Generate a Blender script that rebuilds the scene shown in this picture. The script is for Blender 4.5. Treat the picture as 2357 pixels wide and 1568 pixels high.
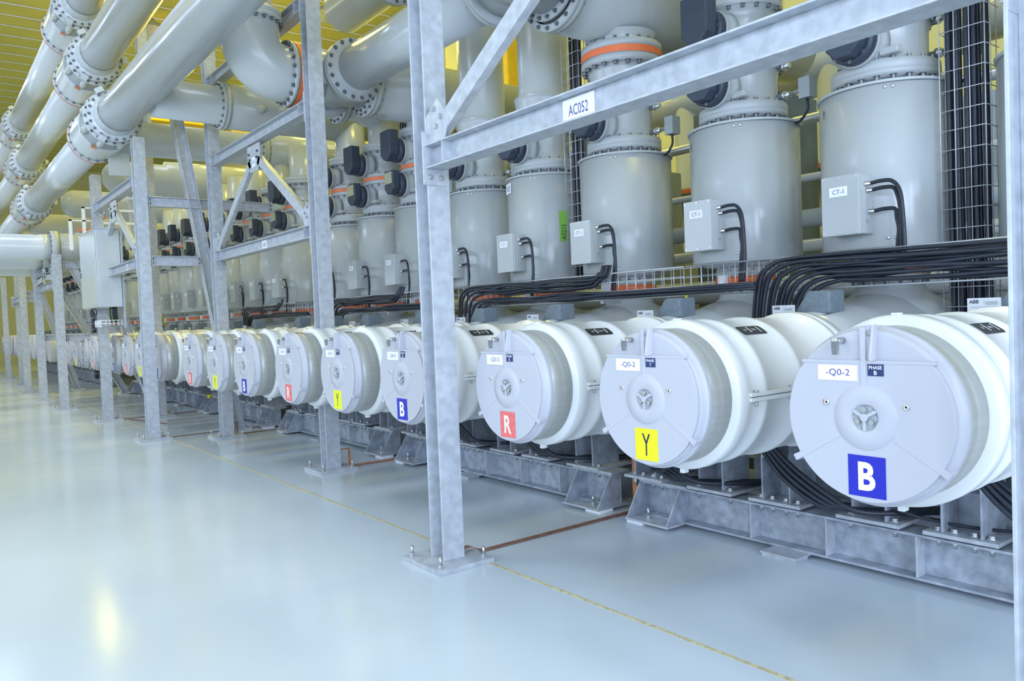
import bpy, math, random
from mathutils import Vector, Matrix
random.seed(7)
S = bpy.context.scene
for o in list(bpy.data.objects): bpy.data.objects.remove(o)
COL = S.collection
pi = math.pi

# ---------------------------------------------------------------- camera
yaw, pit, rol = map(math.radians, (37.34, -1.907, -2.245))
fw = Vector((math.sin(yaw)*math.cos(pit), math.cos(yaw)*math.cos(pit), math.sin(pit)))
r0 = Vector((math.cos(yaw), -math.sin(yaw), 0)); u0 = r0.cross(fw)
rt = r0*math.cos(rol)+u0*math.sin(rol); up = -r0*math.sin(rol)+u0*math.cos(rol)
cam = bpy.data.cameras.new('camera'); cam.sensor_width = 36; cam.lens = 1810/2357*36
cam.clip_start = .05; cam.clip_end = 200
co = bpy.data.objects.new('camera', cam); COL.objects.link(co)
mw = Matrix((rt, up, -fw)).transposed().to_4x4(); mw.translation = (0, 0, 1.6)
co.matrix_world = mw
S.camera = co
# ---------------------------------------------------------------- light
w = bpy.data.worlds.new('world'); S.world = w; w.use_nodes = True
w.node_tree.nodes['Background'].inputs[0].default_value = (.50, .68, 1, 1)
w.node_tree.nodes['Background'].inputs[1].default_value = .5
S.view_settings.view_transform = 'Standard'; S.view_settings.look = 'None'
S.view_settings.gamma = 1; S.view_settings.use_curve_mapping = False
S.view_settings.exposure = 0.0
S.cycles.max_bounces = 7; S.cycles.diffuse_bounces = 4; S.cycles.glossy_bounces = 4
S.cycles.use_denoising = True
S.cycles.sample_clamp_indirect = 6
def area(name, loc, to, sx, sy, power, col):
    l = bpy.data.lights.new(name, 'AREA'); l.shape = 'RECTANGLE'; l.size = sx; l.size_y = sy
    l.energy = power; l.color = col
    o = bpy.data.objects.new(name, l); COL.objects.link(o); o.location = loc
    o.rotation_euler = (Vector(to)-Vector(loc)).to_track_quat('-Z', 'Y').to_euler()
    return o
COOL = (.63, .74, .96); WARM = (1, .86, .16)
# daylight through the window band of the west wall and of the wall behind the photographer
for k, y in enumerate((-3, 6, 16, 28)):
    area('window_daylight', (-7.6, y, 4.2), (3, y+1.5, 1.2), 7, 4, (320, 310, 320, 360)[k], COOL)
for x in (-6.2, -3.8, -1.4, 1.0, 3.4):
    area('window_daylight', (x, -6.6, 3.4), (x+2.2, 4, 1.8), 1.1, 5.2, 300, COOL)
for y in (-2, 8, 18, 30):
    area('overhead_fill_light', (-.6, y, 9.4), (1.0, y, 0), 2.0, 6, 330, (.62, .72, 1))  # cool overhead fill, added to brighten the floor and tank tops
# yellow high-bay lamps under the roof
LAMPS = [(6.3, y) for y in (4, 9, 14, 19, 26, 36)]+[(-2.0, y) for y in (9, 18, 27)]+[(10.5, 22), (10.5, 32)]
for x, y in LAMPS:
    area('high_bay_lamp_light', (x, y, 10.6), (x, y, 0), 1.2, 1.2, (120 if y < 10 else 230) if x > 2 else 140, WARM)

# ---------------------------------------------------------------- materials
def mat(name, col, rough=.4, metal=0, noise=0, nscale=8, bump=0, col2=None, spec=.5, coat=0, stretch=None, rnoise=0):
    m = bpy.data.materials.new(name); m.use_nodes = True; nt = m.node_tree
    b = nt.nodes['Principled BSDF']
    b.inputs['Roughness'].default_value = rough; b.inputs['Metallic'].default_value = metal
    b.inputs['Specular IOR Level'].default_value = spec
    b.inputs['Coat Weight'].default_value = coat; b.inputs['Coat Roughness'].default_value = .12
    c1 = (*col, 1)
    tc = nt.nodes.new('ShaderNodeTexCoord'); nz = nt.nodes.new('ShaderNodeTexNoise')
    mp = nt.nodes.new('ShaderNodeMapping')
    if stretch: mp.inputs['Scale'].default_value = stretch
    nt.links.new(tc.outputs['Object'], mp.inputs['Vector']); nt.links.new(mp.outputs[0], nz.inputs['Vector'])
    nz.inputs['Scale'].default_value = nscale; nz.inputs['Detail'].default_value = 5
    cr = nt.nodes.new('ShaderNodeValToRGB'); nt.links.new(nz.outputs['Fac'], cr.inputs[0])
    k = noise
    c2 = (*(col2 or [min(1, c*(1+k)) for c in col]), 1)
    cr.color_ramp.elements[0].position = .35; cr.color_ramp.elements[1].position = .68
    cr.color_ramp.elements[0].color = (*[c*(1-k) for c in col], 1); cr.color_ramp.elements[1].color = c2
    nt.links.new(cr.outputs[0], b.inputs['Base Color'])
    if bump:
        bp = nt.nodes.new('ShaderNodeBump'); bp.inputs['Strength'].default_value = bump; bp.inputs['Distance'].default_value = .01
        n2 = nt.nodes.new('ShaderNodeTexNoise'); n2.inputs['Scale'].default_value = nscale*6
        nt.links.new(mp.outputs[0], n2.inputs['Vector']); nt.links.new(n2.outputs['Fac'], bp.inputs['Height'])
        nt.links.new(bp.outputs[0], b.inputs['Normal'])
    if rnoise:
        mr = nt.nodes.new('ShaderNodeMapRange'); mr.inputs['To Min'].default_value = rough-rnoise; mr.inputs['To Max'].default_value = rough+rnoise
        nt.links.new(nz.outputs['Fac'], mr.inputs['Value']); nt.links.new(mr.outputs[0], b.inputs['Roughness'])
    return m
M = dict(
 white=mat('white_paint', (.80, .81, .80), .30, noise=.015, nscale=2, spec=.5),
 cover=mat('cover_paint', (.50, .505, .55), .42, noise=.012, nscale=3),
 house=mat('brushed_housing', (.44, .45, .42), .35, noise=.05, nscale=3, metal=.25, stretch=(.4, 12, 12)),
 grey=mat('grey_enamel', (.47, .50, .50), .21, noise=.02, nscale=2),
 greyd=mat('grey_enamel_flange', (.46, .49, .50), .4, noise=.03, nscale=4),
 pipe=mat('pipe_enamel', (.56, .60, .62), .22, noise=.02, nscale=2, coat=.3),
 galv=mat('galvanised_steel', (.48, .51, .55), .48, noise=.13, nscale=16, metal=.25, rnoise=.08, bump=.05),
 galvd=mat('galvanised_dull', (.38, .42, .48), .5, noise=.22, nscale=13, metal=.3, bump=.06),
 steel=mat('bolt_steel', (.55, .57, .58), .3, metal=.8, noise=.05),
 chrome=mat('nickel', (.66, .66, .66), .22, metal=.9, noise=.05),
 bolt=mat('flange_bolt', (.20, .22, .24), .35, metal=.6, noise=.1),
 zincdark=mat('dark_bolt', (.12, .13, .14), .4, metal=.6, noise=.1),
 orange=mat('orange_band', (.85, .19, .06), .5, noise=.06, nscale=20),
 rust=mat('copper_strip', (.25, .12, .08), .6, noise=.3, nscale=14, metal=.2),
 copper=mat('bright_copper', (.62, .22, .09), .5, noise=.2, nscale=14, metal=.2),
 cable=mat('cable_sheath', (.018, .024, .038), .42, noise=.15, nscale=10),
 hood=mat('dark_hood', (.035, .048, .075), .5, noise=.12, nscale=30, bump=.1),
 hoodg=mat('grey_hood', (.15, .19, .22), .6, noise=.12, nscale=30, bump=.2),
 glass=mat('sight_glass', (.42, .42, .28), .15, noise=.05),
 black=mat('black_plate', (.02, .022, .026), .35, noise=.1),
 label=mat('white_label', (.88, .90, .93), .5, noise=.01),
 tag=mat('metal_tag', (.55, .58, .62), .35, noise=.05, metal=.4),
 ink=mat('blue_ink', (.05, .05, .30), .5), inkb=mat('black_ink', (.02, .02, .05), .5),
 navy=mat('navy_plate', (.015, .03, .13), .4), blue=mat('blue_plate', (.012, .018, .42), .4),
 yellow=mat('yellow_plate', (.83, .85, .01), .4), red=mat('red_plate', (.80, .16, .15), .4, noise=.12, nscale=60),
 green=mat('green_tape', (.25, .55, .08), .5), yel=mat('yellow_hose', (.80, .72, .02), .4),
 redp=mat('red_paint_mark', (.75, .08, .10), .5),
 wall=mat('yellow_wall', (.74, .72, .36), .7, noise=.03, nscale=1),
 wallg=mat('grey_wall', (.50, .55, .58), .7, noise=.05, nscale=1),
 ceil=mat('lamplit_roof_sheet', (.62, .58, .14), .6, noise=.04, nscale=1),  # yellow lamplight on pale sheets is put into this base colour
 dark=mat('dark_grey_filler', (.13, .16, .16), .6, noise=.2, nscale=3),
 mid=mat('grey_cabinet', (.36, .40, .42), .5, noise=.06, nscale=2),
 amber=mat('yellow_crane', (.85, .55, .02), .5, noise=.05),
 joint=mat('yellow_joint_sealant', (.52, .47, .28), .7, noise=.25, nscale=30),
 glow=None)
def emis(name, col, s):
    m = bpy.data.materials.new(name); m.use_nodes = True; b = m.node_tree.nodes['Principled BSDF']
    b.inputs['Emission Color'].default_value = (*col, 1); b.inputs['Emission Strength'].default_value = s
    b.inputs['Base Color'].default_value = (*col, 1); return m
M['glow'] = emis('window_glass_lit', (.70, .82, 1), .9); M['lamp'] = emis('lamp_glass', (1, .95, .6), 3)
# floor: glossy light epoxy with faint patches
fm = mat('epoxy_floor', (.55, .62, .68), .17, noise=.05, nscale=.45, rnoise=.07); M['floor'] = fm
fm.node_tree.nodes['Principled BSDF'].inputs['Specular IOR Level'].default_value = .45

# ---------------------------------------------------------------- mesh builder
def frame(d):
    d = Vector(d).normalized()
    a = Vector((0, 0, 1)) if abs(d.z) < .9 else Vector((0, 1, 0))
    s = a.cross(d).normalized(); return s, d.cross(s).normalized(), d
class MB:
    def __init__(s): s.v = []; s.f = []; s.sm = []; s.pr = []; s.bolts = None
    def add(s, vs, fs, sm=False):
        n = len(s.v); s.pr.append((n, len(s.f))); s.v += [tuple(x) for x in vs]; s.f += [[i+n for i in f] for f in fs]
        s.sm += [sm]*len(fs); return s
    def box(s, x0, x1, y0, y1, z0, z1):
        return s.add([(x, y, z) for x in (x0, x1) for y in (y0, y1) for z in (z0, z1)],
            [(0, 1, 3, 2), (4, 6, 7, 5), (0, 4, 5, 1), (2, 3, 7, 6), (0, 2, 6, 4), (1, 5, 7, 3)])
    def prism(s, poly, org, ax, ay, ez):
        # 2D polygon in axes ax, ay at org, extruded by vector ez
        o = Vector(org); ax = Vector(ax); ay = Vector(ay); ez = Vector(ez); n = len(poly)
        b = [o+ax*p[0]+ay*p[1] for p in poly]; t = [p+ez for p in b]
        if ax.cross(ay).dot(ez) < 0: b, t = t, b
        return s.add(b+t, [list(range(n))[::-1], [i+n for i in range(n)]]+[(i, (i+1) % n, (i+1) % n+n, i+n) for i in range(n)])
    def lathe(s, prof, org, d, n=32, sm=True, cap=(True, True), a0=0, a1=2*pi):
        e1, e2, e3 = frame(d); o = Vector(org); full = abs(a1-a0-2*pi) < 1e-6
        vs = []; m = n if full else n+1
        for (t, r) in prof:
            for k in range(m):
                a = a0+(a1-a0)*k/n
                vs.append(o+e3*t+(e1*math.cos(a)+e2*math.sin(a))*r)
        fs = []
        for i in range(len(prof)-1):
            for k in range(n):
                k2 = (k+1) % m
                fs.append((i*m+k, i*m+k2, (i+1)*m+k2, (i+1)*m+k))
        s.add(vs, fs, sm)
        nv = len(s.v)-len(vs)
        if full and cap[0]: s.f.append([nv+k for k in range(m)][::-1]); s.sm.append(False)
        if full and cap[1]: s.f.append([nv+(len(prof)-1)*m+k for k in range(m)]); s.sm.append(False)
        return s
    def cyl(s, p0, p1, r, n=16, sm=True, r1=None):
        d = Vector(p1)-Vector(p0); return s.lathe([(0, r), (d.length, r if r1 is None else r1)], p0, d, n, sm)
    def ring(s, c, d, r, t, rb=.012, h=.02, n=16, phase=0):
        # bolt heads standing on a flange: circle radius r, axis d, from t along d
        e1, e2, e3 = frame(d)
        if s.bolts is None: s.bolts = MB()
        for k in range(n):
            a = 2*pi*(k+phase)/n; p = Vector(c)+(e1*math.cos(a)+e2*math.sin(a))*r+e3*t
            s.bolts.lathe([(0, rb*1.5), (.003, rb*1.5)], p, e3, 8, False).lathe([(0.002, rb), (h, rb)], p, e3, 6, False)
        return s
    def tube(s, pts, r, n=8, closed=False):
        pts = [Vector(p) for p in pts]; ring = []; m = len(pts)
        prev = None
        for i, p in enumerate(pts):
            d = (pts[min(i+1, m-1)]-pts[max(i-1, 0)]).normalized()
            if prev is None: e1, e2, _ = frame(d)
            else:
                e1 = (prev-d*prev.dot(d)).normalized(); e2 = d.cross(e1)
            prev = e1
            ring.append([p+(e1*math.cos(2*pi*k/n)+e2*math.sin(2*pi*k/n))*r for k in range(n)])
        vs = [v for q in ring for v in q]; fs = []
        for i in range(m-1):
            for k in range(n): fs.append((i*n+k, i*n+(k+1) % n, (i+1)*n+(k+1) % n, (i+1)*n+k))
        s.add(vs, fs, True); b = len(s.v)-len(vs)
        s.f += [[b+k for k in range(n)][::-1], [b+(m-1)*n+k for k in range(n)]]; s.sm += [False]*2
        return s
    def hbeam(s, p0, p1, h, b, n, tf=.012, tw=.009):
        # n: flange normal; web lies in the plane of axis and n
        p0 = Vector(p0); p1 = Vector(p1); d = p1-p0; n = Vector(n); n = (n-d*n.dot(d)/d.length_squared).normalized()
        t = d.normalized().cross(n)
        a, c = b/2, h/2
        poly = [(-a, -c), (a, -c), (a, -c+tf), (tw/2, -c+tf), (tw/2, c-tf), (a, c-tf), (a, c), (-a, c), (-a, c-tf), (-tw/2, c-tf), (-tw/2, -c+tf), (-a, -c+tf)]
        # split into convex pieces for clean shading
        s.prism([(-a, -c), (a, -c), (a, -c+tf), (-a, -c+tf)], p0, t, n, d)
        s.prism([(-a, c-tf), (a, c-tf), (a, c), (-a, c)], p0, t, n, d)
        s.prism([(-tw/2, -c+tf), (tw/2, -c+tf), (tw/2, c-tf), (-tw/2, c-tf)], p0, t, n, d)
        return s
    def angle(s, p0, p1, w, n, t=.009):
        p0 = Vector(p0); p1 = Vector(p1); d = p1-p0; n = Vector(n); n = (n-d*n.dot(d)/d.length_squared).normalized()
        q = d.normalized().cross(n)
        s.prism([(-w/2, 0), (w/2, 0), (w/2, t), (-w/2, t)], p0, q, n, d)
        s.prism([(-w/2, t), (-w/2+t, t), (-w/2+t, w), (-w/2, w)], p0, q, n, d)
        return s
    def pieces(s):
        # primitives grouped by nearness, so far apart pieces become objects of their own
        n = len(s.pr)
        if n < 2 or n > 60: return None
        st = s.pr+[(len(s.v), len(s.f))]; bb = []
        for i in range(n):
            q = s.v[st[i][0]:st[i+1][0]]
            bb.append([(min(p[k] for p in q), max(p[k] for p in q)) for k in range(3)])
        par = list(range(n))
        def fd(i):
            while par[i] != i: i = par[i]
            return i
        sz = [max(b[k][1]-b[k][0] for k in range(3)) for b in bb]
        for i in range(n):
            for j in range(i):
                g = math.sqrt(sum(max(0, bb[i][k][0]-bb[j][k][1], bb[j][k][0]-bb[i][k][1])**2 for k in range(3)))
                if g <= max(.018, .47*max(sz[i], sz[j])): par[fd(i)] = fd(j)
        gr = {}
        for i in range(n): gr.setdefault(fd(i), []).append(i)
        if len(gr) < 2 or len(gr) > 14: return None
        out = []
        for ids in gr.values():
            m = MB()
            for i in ids:
                a, b = st[i], st[i+1]
                m.pr.append((len(m.v), len(m.f))); o = len(m.v)-a[0]
                m.v += s.v[a[0]:b[0]]; m.f += [[x+o for x in f] for f in s.f[a[1]:b[1]]]; m.sm += s.sm[a[1]:b[1]]
            out.append(m)
        return out
    def build(s, name, m, parent=None, bevel=0, loc=None, label=None):
        if parent and name not in ('lettering', 'mesh', 'bolt_ring'):
            ps = s.pieces()
            if ps and s.bolts: ps[0].bolts = s.bolts
            if ps:
                os_ = [p.build(name, m, parent, bevel, loc, label) for p in ps]
                return os_[0]
        me = bpy.data.meshes.new(name); me.from_pydata(s.v, [], s.f); me.update()
        me.polygons.foreach_set('use_smooth', s.sm)
        me.materials.append(M[m] if isinstance(m, str) else m)
        o = bpy.data.objects.new(name, me); COL.objects.link(o)
        if parent: o.parent = parent
        if loc: o.location = loc
        if label: o['label'] = label
        if s.bolts: s.bolts.build('bolt_ring', 'bolt', o)
        if bevel:
            md = o.modifiers.new('bevel', 'BEVEL'); md.width = bevel; md.segments = 2; md.limit_method = 'ANGLE'; md.angle_limit = 1
        return o
def thing(name, loc, label, cat, group=None, rz=0):
    o = bpy.data.objects.new(name, None); COL.objects.link(o); o.location = loc; o.rotation_euler.z = rz
    o.empty_display_size = .1
    return tag(o, label, cat, group)
def tag(o, label, cat, group=None, kind=None):
    if label: o['label'] = label
    if cat: o['category'] = cat
    if group: o['group'] = group
    if kind: o['kind'] = kind
    return o
def struct(name, mb, m, bevel=0):
    o = mb.build(name, m, None, bevel); o['kind'] = 'structure'; return o
KIDS = {}
def dup(root, loc, label, group=None):
    def cp(o, par):
        c = o.copy(); COL.objects.link(c)
        if par: c.parent = par
        for ch in o.children: cp(ch, c)
        return c
    r = cp(root, None); r.location = loc; r['label'] = label
    if group: r['group'] = group
    return r
def bez(pts, seg=8):
    # Catmull-Rom through pts
    P = [Vector(p) for p in pts]; P = [P[0]*2-P[1]]+P+[P[-1]*2-P[-2]]; out = []
    for i in range(1, len(P)-2):
        for k in range(seg):
            t = k/seg; a, b, c, d = P[i-1:i+3]
            out.append(.5*((2*b)+(c-a)*t+(2*a-5*b+4*c-d)*t*t+(-a+3*b-3*c+d)*t**3))
    out.append(P[-2]); return out
_txt = {}
def text_geo(s, bold=0):
    if (s, bold) in _txt: return _txt[(s, bold)]
    c = bpy.data.curves.new('t', 'FONT'); c.body = s; c.align_x = 'CENTER'; c.align_y = 'CENTER'; c.size = 1; c.offset = bold
    c.resolution_u = 3; c.space_line = .9
    o = bpy.data.objects.new('t', c); COL.objects.link(o)
    bpy.context.view_layer.update()
    me = bpy.data.meshes.new_from_object(o.evaluated_get(bpy.context.evaluated_depsgraph_get()))
    vs = [tuple(v.co) for v in me.vertices]; fs = [list(p.vertices) for p in me.polygons]
    bpy.data.objects.remove(o); bpy.data.curves.remove(c); bpy.data.meshes.remove(me)
    xs = [v[0] for v in vs]; ys = [v[1] for v in vs]; cx, cy = (min(xs)+max(xs))/2, (min(ys)+max(ys))/2
    W, H = max(xs)-min(xs), max(ys)-min(ys)
    vs = [((x-cx)/W, (y-cy)/H) for x, y, _ in vs]
    _txt[(s, bold)] = (vs, fs); return _txt[(s, bold)]
def text(mb, s, c, right, upv, wd, ht, bold=0):
    vs, fs = text_geo(s, bold); c = Vector(c); r = Vector(right); u = Vector(upv)
    mb.add([c+r*(x*wd)+u*(y*ht) for x, y in vs], fs); return mb
X, Y, Z = Vector((1, 0, 0)), Vector((0, 1, 0)), Vector((0, 0, 1))

# ================================================================ SETTING
struct('floor', MB().box(-8, 13, -7, 55, -.1, 0), 'floor')
m = MB()
for k in range(62): m.box(-8, 13, -7+k, -7+k+.86, 11.5, 11.56)
m.box(-8, 13, -7, 55, 11.6, 11.7)
struct('ceiling', m, 'ceil')
m = MB()
for k in range(62): m.box(-8, 13, -7+k+.84, -7+k+1.02, 11.50, 11.59)
o = m.build('trim_2', 'label'); o['kind'] = 'structure'
m = MB()
for k in range(8):                       # window openings left between piers
    y = -7+k*8
    m.box(-8.2, -8, y, y+1.2, 0, 11.6)
m.box(-8.2, -8, -7, 55, 0, 2.0); m.box(-8.2, -8, -7, 55, 6.6, 11.6)
struct('wall_west', m, 'wallg')
m = MB().box(-8.12, -8.06, -7, 55, 2, 6.6)
o = m.build('window_1', 'glow'); o['kind'] = 'structure'
struct('wall_south', MB().box(-8.2, 13, -7.2, -7, 0, 11.6), 'wallg')
m = MB().box(13, 13.2, -7.2, 55, 0, 11.6)
for k in range(60): m.box(12.97, 13, -7+k*1.03, -7+k*1.03+.04, 0, 11.6)
struct('wall_east', m, 'wall')
m = MB().box(-8.2, 13, 55, 55.2, 0, 11.6)
struct('wall_north', m, 'wall')
o = MB().box(2.882, 2.908, -6.9, 54, 0, .0015).build('trim_1', 'joint'); o['kind'] = 'structure'

# ================================================================ BREAKERS
RT, RF = .385, .346
def place_face(y0, z0):   # helper for text on -X faces: right = -Y
    return
def make_breaker(name='circuit_breaker'):
    t = thing(name, (2.87, 0, .77), '', 'circuit breaker')
    zc = RT
    # tank with ribs
    prof = [(.23, .30), (.235, .378), (.25, RT), (.31, RT), (.335, .372), (.42, .370), (.43, .380), (.47, .380), (.48, .370), (.74, .370), (.75, .380), (.79, .380), (.80, .370),
            (1.18, .370), (1.19, .392), (1.235, .392), (1.24, .380), (1.25, .392), (1.32, .392), (1.33, .34), (1.37, .33)]
    MB().lathe(prof, (0, 0, zc), X, 72).build('tank', 'white', t)
    m = MB()
    for sgn in (-1, 1):
        y = sgn*(RT-.005)
        a, b = sorted((y-sgn*.01, y+sgn*.016))
        m.box(.31, 1.16, a, b, zc-.022, zc-.002); m.box(.31, 1.16, a, b, zc+.002, zc+.022)
    m.build('clamp_seam', 'white', t, .003)
    for x in (.36, .66, .98):
        m = MB().cyl((x, -.386, zc+.022), (x, -.386, zc+.032), .012, 10).cyl((x, -.386, zc-.045), (x, -.386, zc-.022), .008, 8)
        m.build('seam_bolt', 'steel', t)
    # drive housing
    MB().lathe([(.055, .33), (.06, RF-.004), (.23, RF-.004), (.232, .30)], (0, 0, zc), X, 72).build('drive_housing', 'house', t)
    # end cover
    m = MB()
    m.lathe([(.012, .318), (.016, .334), (.045, .340), (.05, RF+.003), (.075, RF+.003), (.078, .33)], (0, 0, zc), X, 72)
    ch = .215; poly = []
    a0 = math.asin(ch/.326)
    for k in range(61):
        a = a0-(pi+2*a0)*k/60
        poly.append((.326*math.cos(a), .326*math.sin(a)))
    m.prism(poly, (-.004, 0, zc), Y, Z, (.03, 0, 0))
    m.build('end_cover', 'cover', t, .003)
    m = MB()
    # hub ring, spokes, top mullion
    m.lathe([(-.006, .048), (-.010, .055), (-.010, .121), (-.004, .126)], (0, 0, zc), X, 64, cap=(False, False))
    for sg in (-1, 1):
        p0 = Vector((-.006, sg*.109, zc-.072)); p1 = Vector((-.006, sg*.306, zc-.190)); d = (p1-p0).normalized(); q = X.cross(d)*.012
        m.add([p0-q, p1-q, p1+q, p0+q, *[v+Vector((.03 if k in (1, 2) else .01, 0, 0)) for k, v in enumerate((p0-q, p1-q, p1+q, p0+q))]],
              [(0, 1, 2, 3), (4, 7, 6, 5), (0, 4, 5, 1), (3, 2, 6, 7), (1, 5, 6, 2), (0, 3, 7, 4)])
        e = p1+d*.02
        m.prism([(-.013, -.025), (.013, -.025), (.013, -.002), (-.013, -.002)], p1+Vector((-.002, 0, 0)), (X.cross(d)), d, (.05, 0, 0))
    m.box(-.009, .02, -.008, .014, zc+.12, zc+.345)
    m.box(-.006, .02, -.262, .262, zc+.205, zc+.218)
    m.build('spider', 'cover', t, .002)
    # centre boss: recess with a three-ribbed cube and bolts
    m = MB().lathe([(-.0105, .054), (-.0055, .05), (-.0055, .001)], (0, 0, zc), X, 6, sm=False, cap=(False, True))
    m.build('recess', 'mid', t)
    m = MB()
    for a in (pi/2+pi, pi/6, 5*pi/6):
        d = Vector((0, math.cos(a), math.sin(a))); q = X.cross(d)
        m.prism([(-.006, 0), (.006, 0), (.006, .05), (-.006, .05)], (-.017, 0, zc), q, d, (.012, 0, 0))
    m.cyl((-.02, 0, zc), (-.01, 0, zc), .015, 16)
    m.build('rib', 'cover', t, .0015)
    m = MB()
    for a in (pi/2, pi/2+2*pi/3, pi/2-2*pi/3):
        m.cyl((-.018, .031*math.cos(a), zc+.031*math.sin(a)), (-.008, .031*math.cos(a), zc+.031*math.sin(a)), .010, 12)
    m.build('boss_bolts', 'chrome', t)
    for sg in (-1, 1):
        MB().lathe([(-.010, .004), (-.012, .006), (-.012, .011), (-.004, .013)], (0, sg*.157, zc+.05), X, 16, cap=(False, False)).build('plug_screw', 'chrome', t)
        MB().cyl((-.007, sg*.157, zc+.05), (-.004, sg*.157, zc+.05), .006, 10).build('plug_bore', 'black', t)
    MB().cyl((-.0055, .166, zc+.053), (-.0045, .166, zc+.053), .008, 8).build('paint_mark', 'redp', t)
    # lifting lug
    m = MB().prism([(0, .0), (.055, 0), (.055, .015), (.03, .135), (0, .135)], (.02, -.043, zc+.218), -X, Z, (0, .010, 0))
    m.box(0, .02, -.040, -.006, zc+.218, zc+.352)
    m.build('lifting_lug', 'cover', t, .002)
    MB().lathe([(-.004, .004), (-.004, .013), (.002, .013)], (0, -.022, zc+.322), X, 14, cap=(True, False)).build('lug_bore', 'mid', t)
    # elbow valve
    m = MB().cyl((.01, .093, zc+.293), (-.045, .093, zc+.293), .0135, 16)
    m.lathe([(0, .016), (.012, .016), (.012, .014), (.045, .0145), (.045, .0125), (.062, .0125)], (-.045, .093, zc+.303), -Z, 16)
    m.build('elbow_valve', 'chrome', t)
    # clips
    m = MB().box(.235, .27, -.016, .016, zc+.37, zc+.392).box(.25, .29, -.014, .014, zc-.408, zc-.37)
    m.build('clip', 'white', t, .003)
    # tank name plate on curved shell
    R = .3722; a0, a1 = math.radians(52), math.radians(64)
    m = MB(); n = 6; vs = []
    for k in range(n+1):
        a = a0+(a1-a0)*k/n
        xx = .585 if k not in (0, n) else .575
        for x in (.585-xx+.50, xx+.115):
            vs.append((x, -R*math.cos(a), zc+R*math.sin(a)))
    m.add(vs, [(2*k, 2*k+1, 2*k+3, 2*k+2) for k in range(n)], True)
    pl = m.build('rating_window', 'black', t)
    am = (a0+a1)/2; nrm = Vector((0, -math.cos(am), math.sin(am))); uv = Vector((0, math.sin(am), math.cos(am)))
    c = Vector((0, 0, zc))+nrm*(R+.0025)
    m = MB(); text(m, 'kV', c+X*.545, X, uv, .022, .018); text(m, 'kVA', c+X*.615, X, uv, .035, .018)
    m.prism([(-.004, -.024), (.004, -.024), (.004, .024), (-.004, .024)], c+X*.575, X, uv, nrm*.0003)
    m.prism([(-.004, -.024), (.004, -.024), (.004, .024), (-.004, .024)], c+X*.655, X, uv, nrm*.0003)
    m.build('lettering', 'label', pl)
    # name label plate (blank)
    return t
def front_plate(t, nm, mt, y0, y1, z0, z1, txts, zc=RT, th=.003, x=-.004):
    o = MB().box(x-th, x, min(y0, y1), max(y0, y1), zc+z0, zc+z1).build(nm, mt, t)
    m = MB()
    for (s, mk, cy, cz, wd, ht, bold) in txts:
        text(m, s, (x-th-.0006, cy, zc+cz), -Y, Z, wd, ht, bold)
    if txts: m.build('lettering', txts[0][1], o)
PH = {'B': ('blue', 'label', 'B'), 'Y': ('yellow', 'inkb', 'Y'), 'R': ('red', 'label', 'R')}
proto = {}
def get_breaker(letter, q):
    k = (letter, q)
    if k in proto: return proto[k], False
    t = make_breaker() if 'base' not in proto else dup(proto['base'], (2.87, 0, .77), '')
    if 'base' not in proto: pass
    front_plate(t, 'name_label', 'label', .191, .028, .138, .198, [(q, 'ink', .107, .168, .098, .030, 0)] if q else [])
    front_plate(t, 'phase_tag', 'navy', -.014, -.075, .160, .204, [('PHASE', 'label', -.0445, .192, .050, .0135, .015), (letter, 'label', -.0445, .172, .012, .0155, .015)])
    c, ink, L = PH[letter]
    front_plate(t, 'phase_plate', c, .073, -.074, -.305, -.147, [(L, ink, -.001 if L != 'Y' else 0, -.226, .068 if L != 'Y' else .055, .110, .035 if L == 'B' else .02 if L == 'R' else .004)])
    proto[k] = t; return t, True
# bare prototype kept off the scene list: build once, use for copies, remove at the end
proto['base'] = make_breaker()
BAYS = [
 ('-Q0-2', [('B', 1.56, 'white breaker end with blue B plate at the right edge, largest of all'),
            ('Y', 2.69, 'white breaker end with yellow Y plate, second from the right edge'),
            ('R', 3.83, 'white breaker end with salmon R plate, just right of the near steel column')]),
 ('-Q0-3', [('B', 5.13, 'white breaker end with blue B plate half hidden behind the near steel column'),
            ('Y', 6.24, 'white breaker end with yellow Y plate, next left of the near steel column'),
            ('R', 7.34, 'white breaker end with salmon R plate, second left of the near steel column')]),
 ('-Q0-1', [('B', 8.61, 'white breaker end with blue B plate, third B from the right edge'),
            ('Y', 9.65, 'white breaker end with yellow Y plate, third right of the tall column at left'),
            ('R', 10.71, 'white breaker end with small R plate, nearest right of the tall column at left')]),
 ('-Q1-1', [('B', 12.47, 'white breaker end partly hidden behind the tall column at left'),
            ('Y', 13.55, 'small white breaker end with yellow strip just left of the tall column'),
            ('R', 14.56, 'small white breaker end with red strip right of the cabinet column')]),
 ('-Q1-2', [('B', 15.60, 'far white breaker end behind the column below the hanging cabinet'),
            ('Y', 16.60, 'far white breaker end with yellow mark just left of the cabinet column'),
            ('R', 17.65, 'far white breaker end, second left of the cabinet column')]),
 ('-Q1-3', [('B', 18.75, 'far white breaker end, third left of the cabinet column'),
            ('Y', 19.70, 'far white breaker end, fourth left of the cabinet column with faint yellow mark'),
            ('R', 20.70, 'far white breaker end, fifth left of the cabinet column by the pale post')]),
]
for q, lst in BAYS:
    for L, y, lab in lst:
        p, new = get_breaker(L, q)
        o = p if new else dup(p, (2.87, y, .77), lab)
        o.location = (2.87, y, .77); o['label'] = lab; o['category'] = 'circuit breaker'; o['group'] = 'white circuit breakers in a row'
def kill(o):
    for c in list(o.children): kill(c)
    bpy.data.objects.remove(o)
kill(proto['base'])
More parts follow.
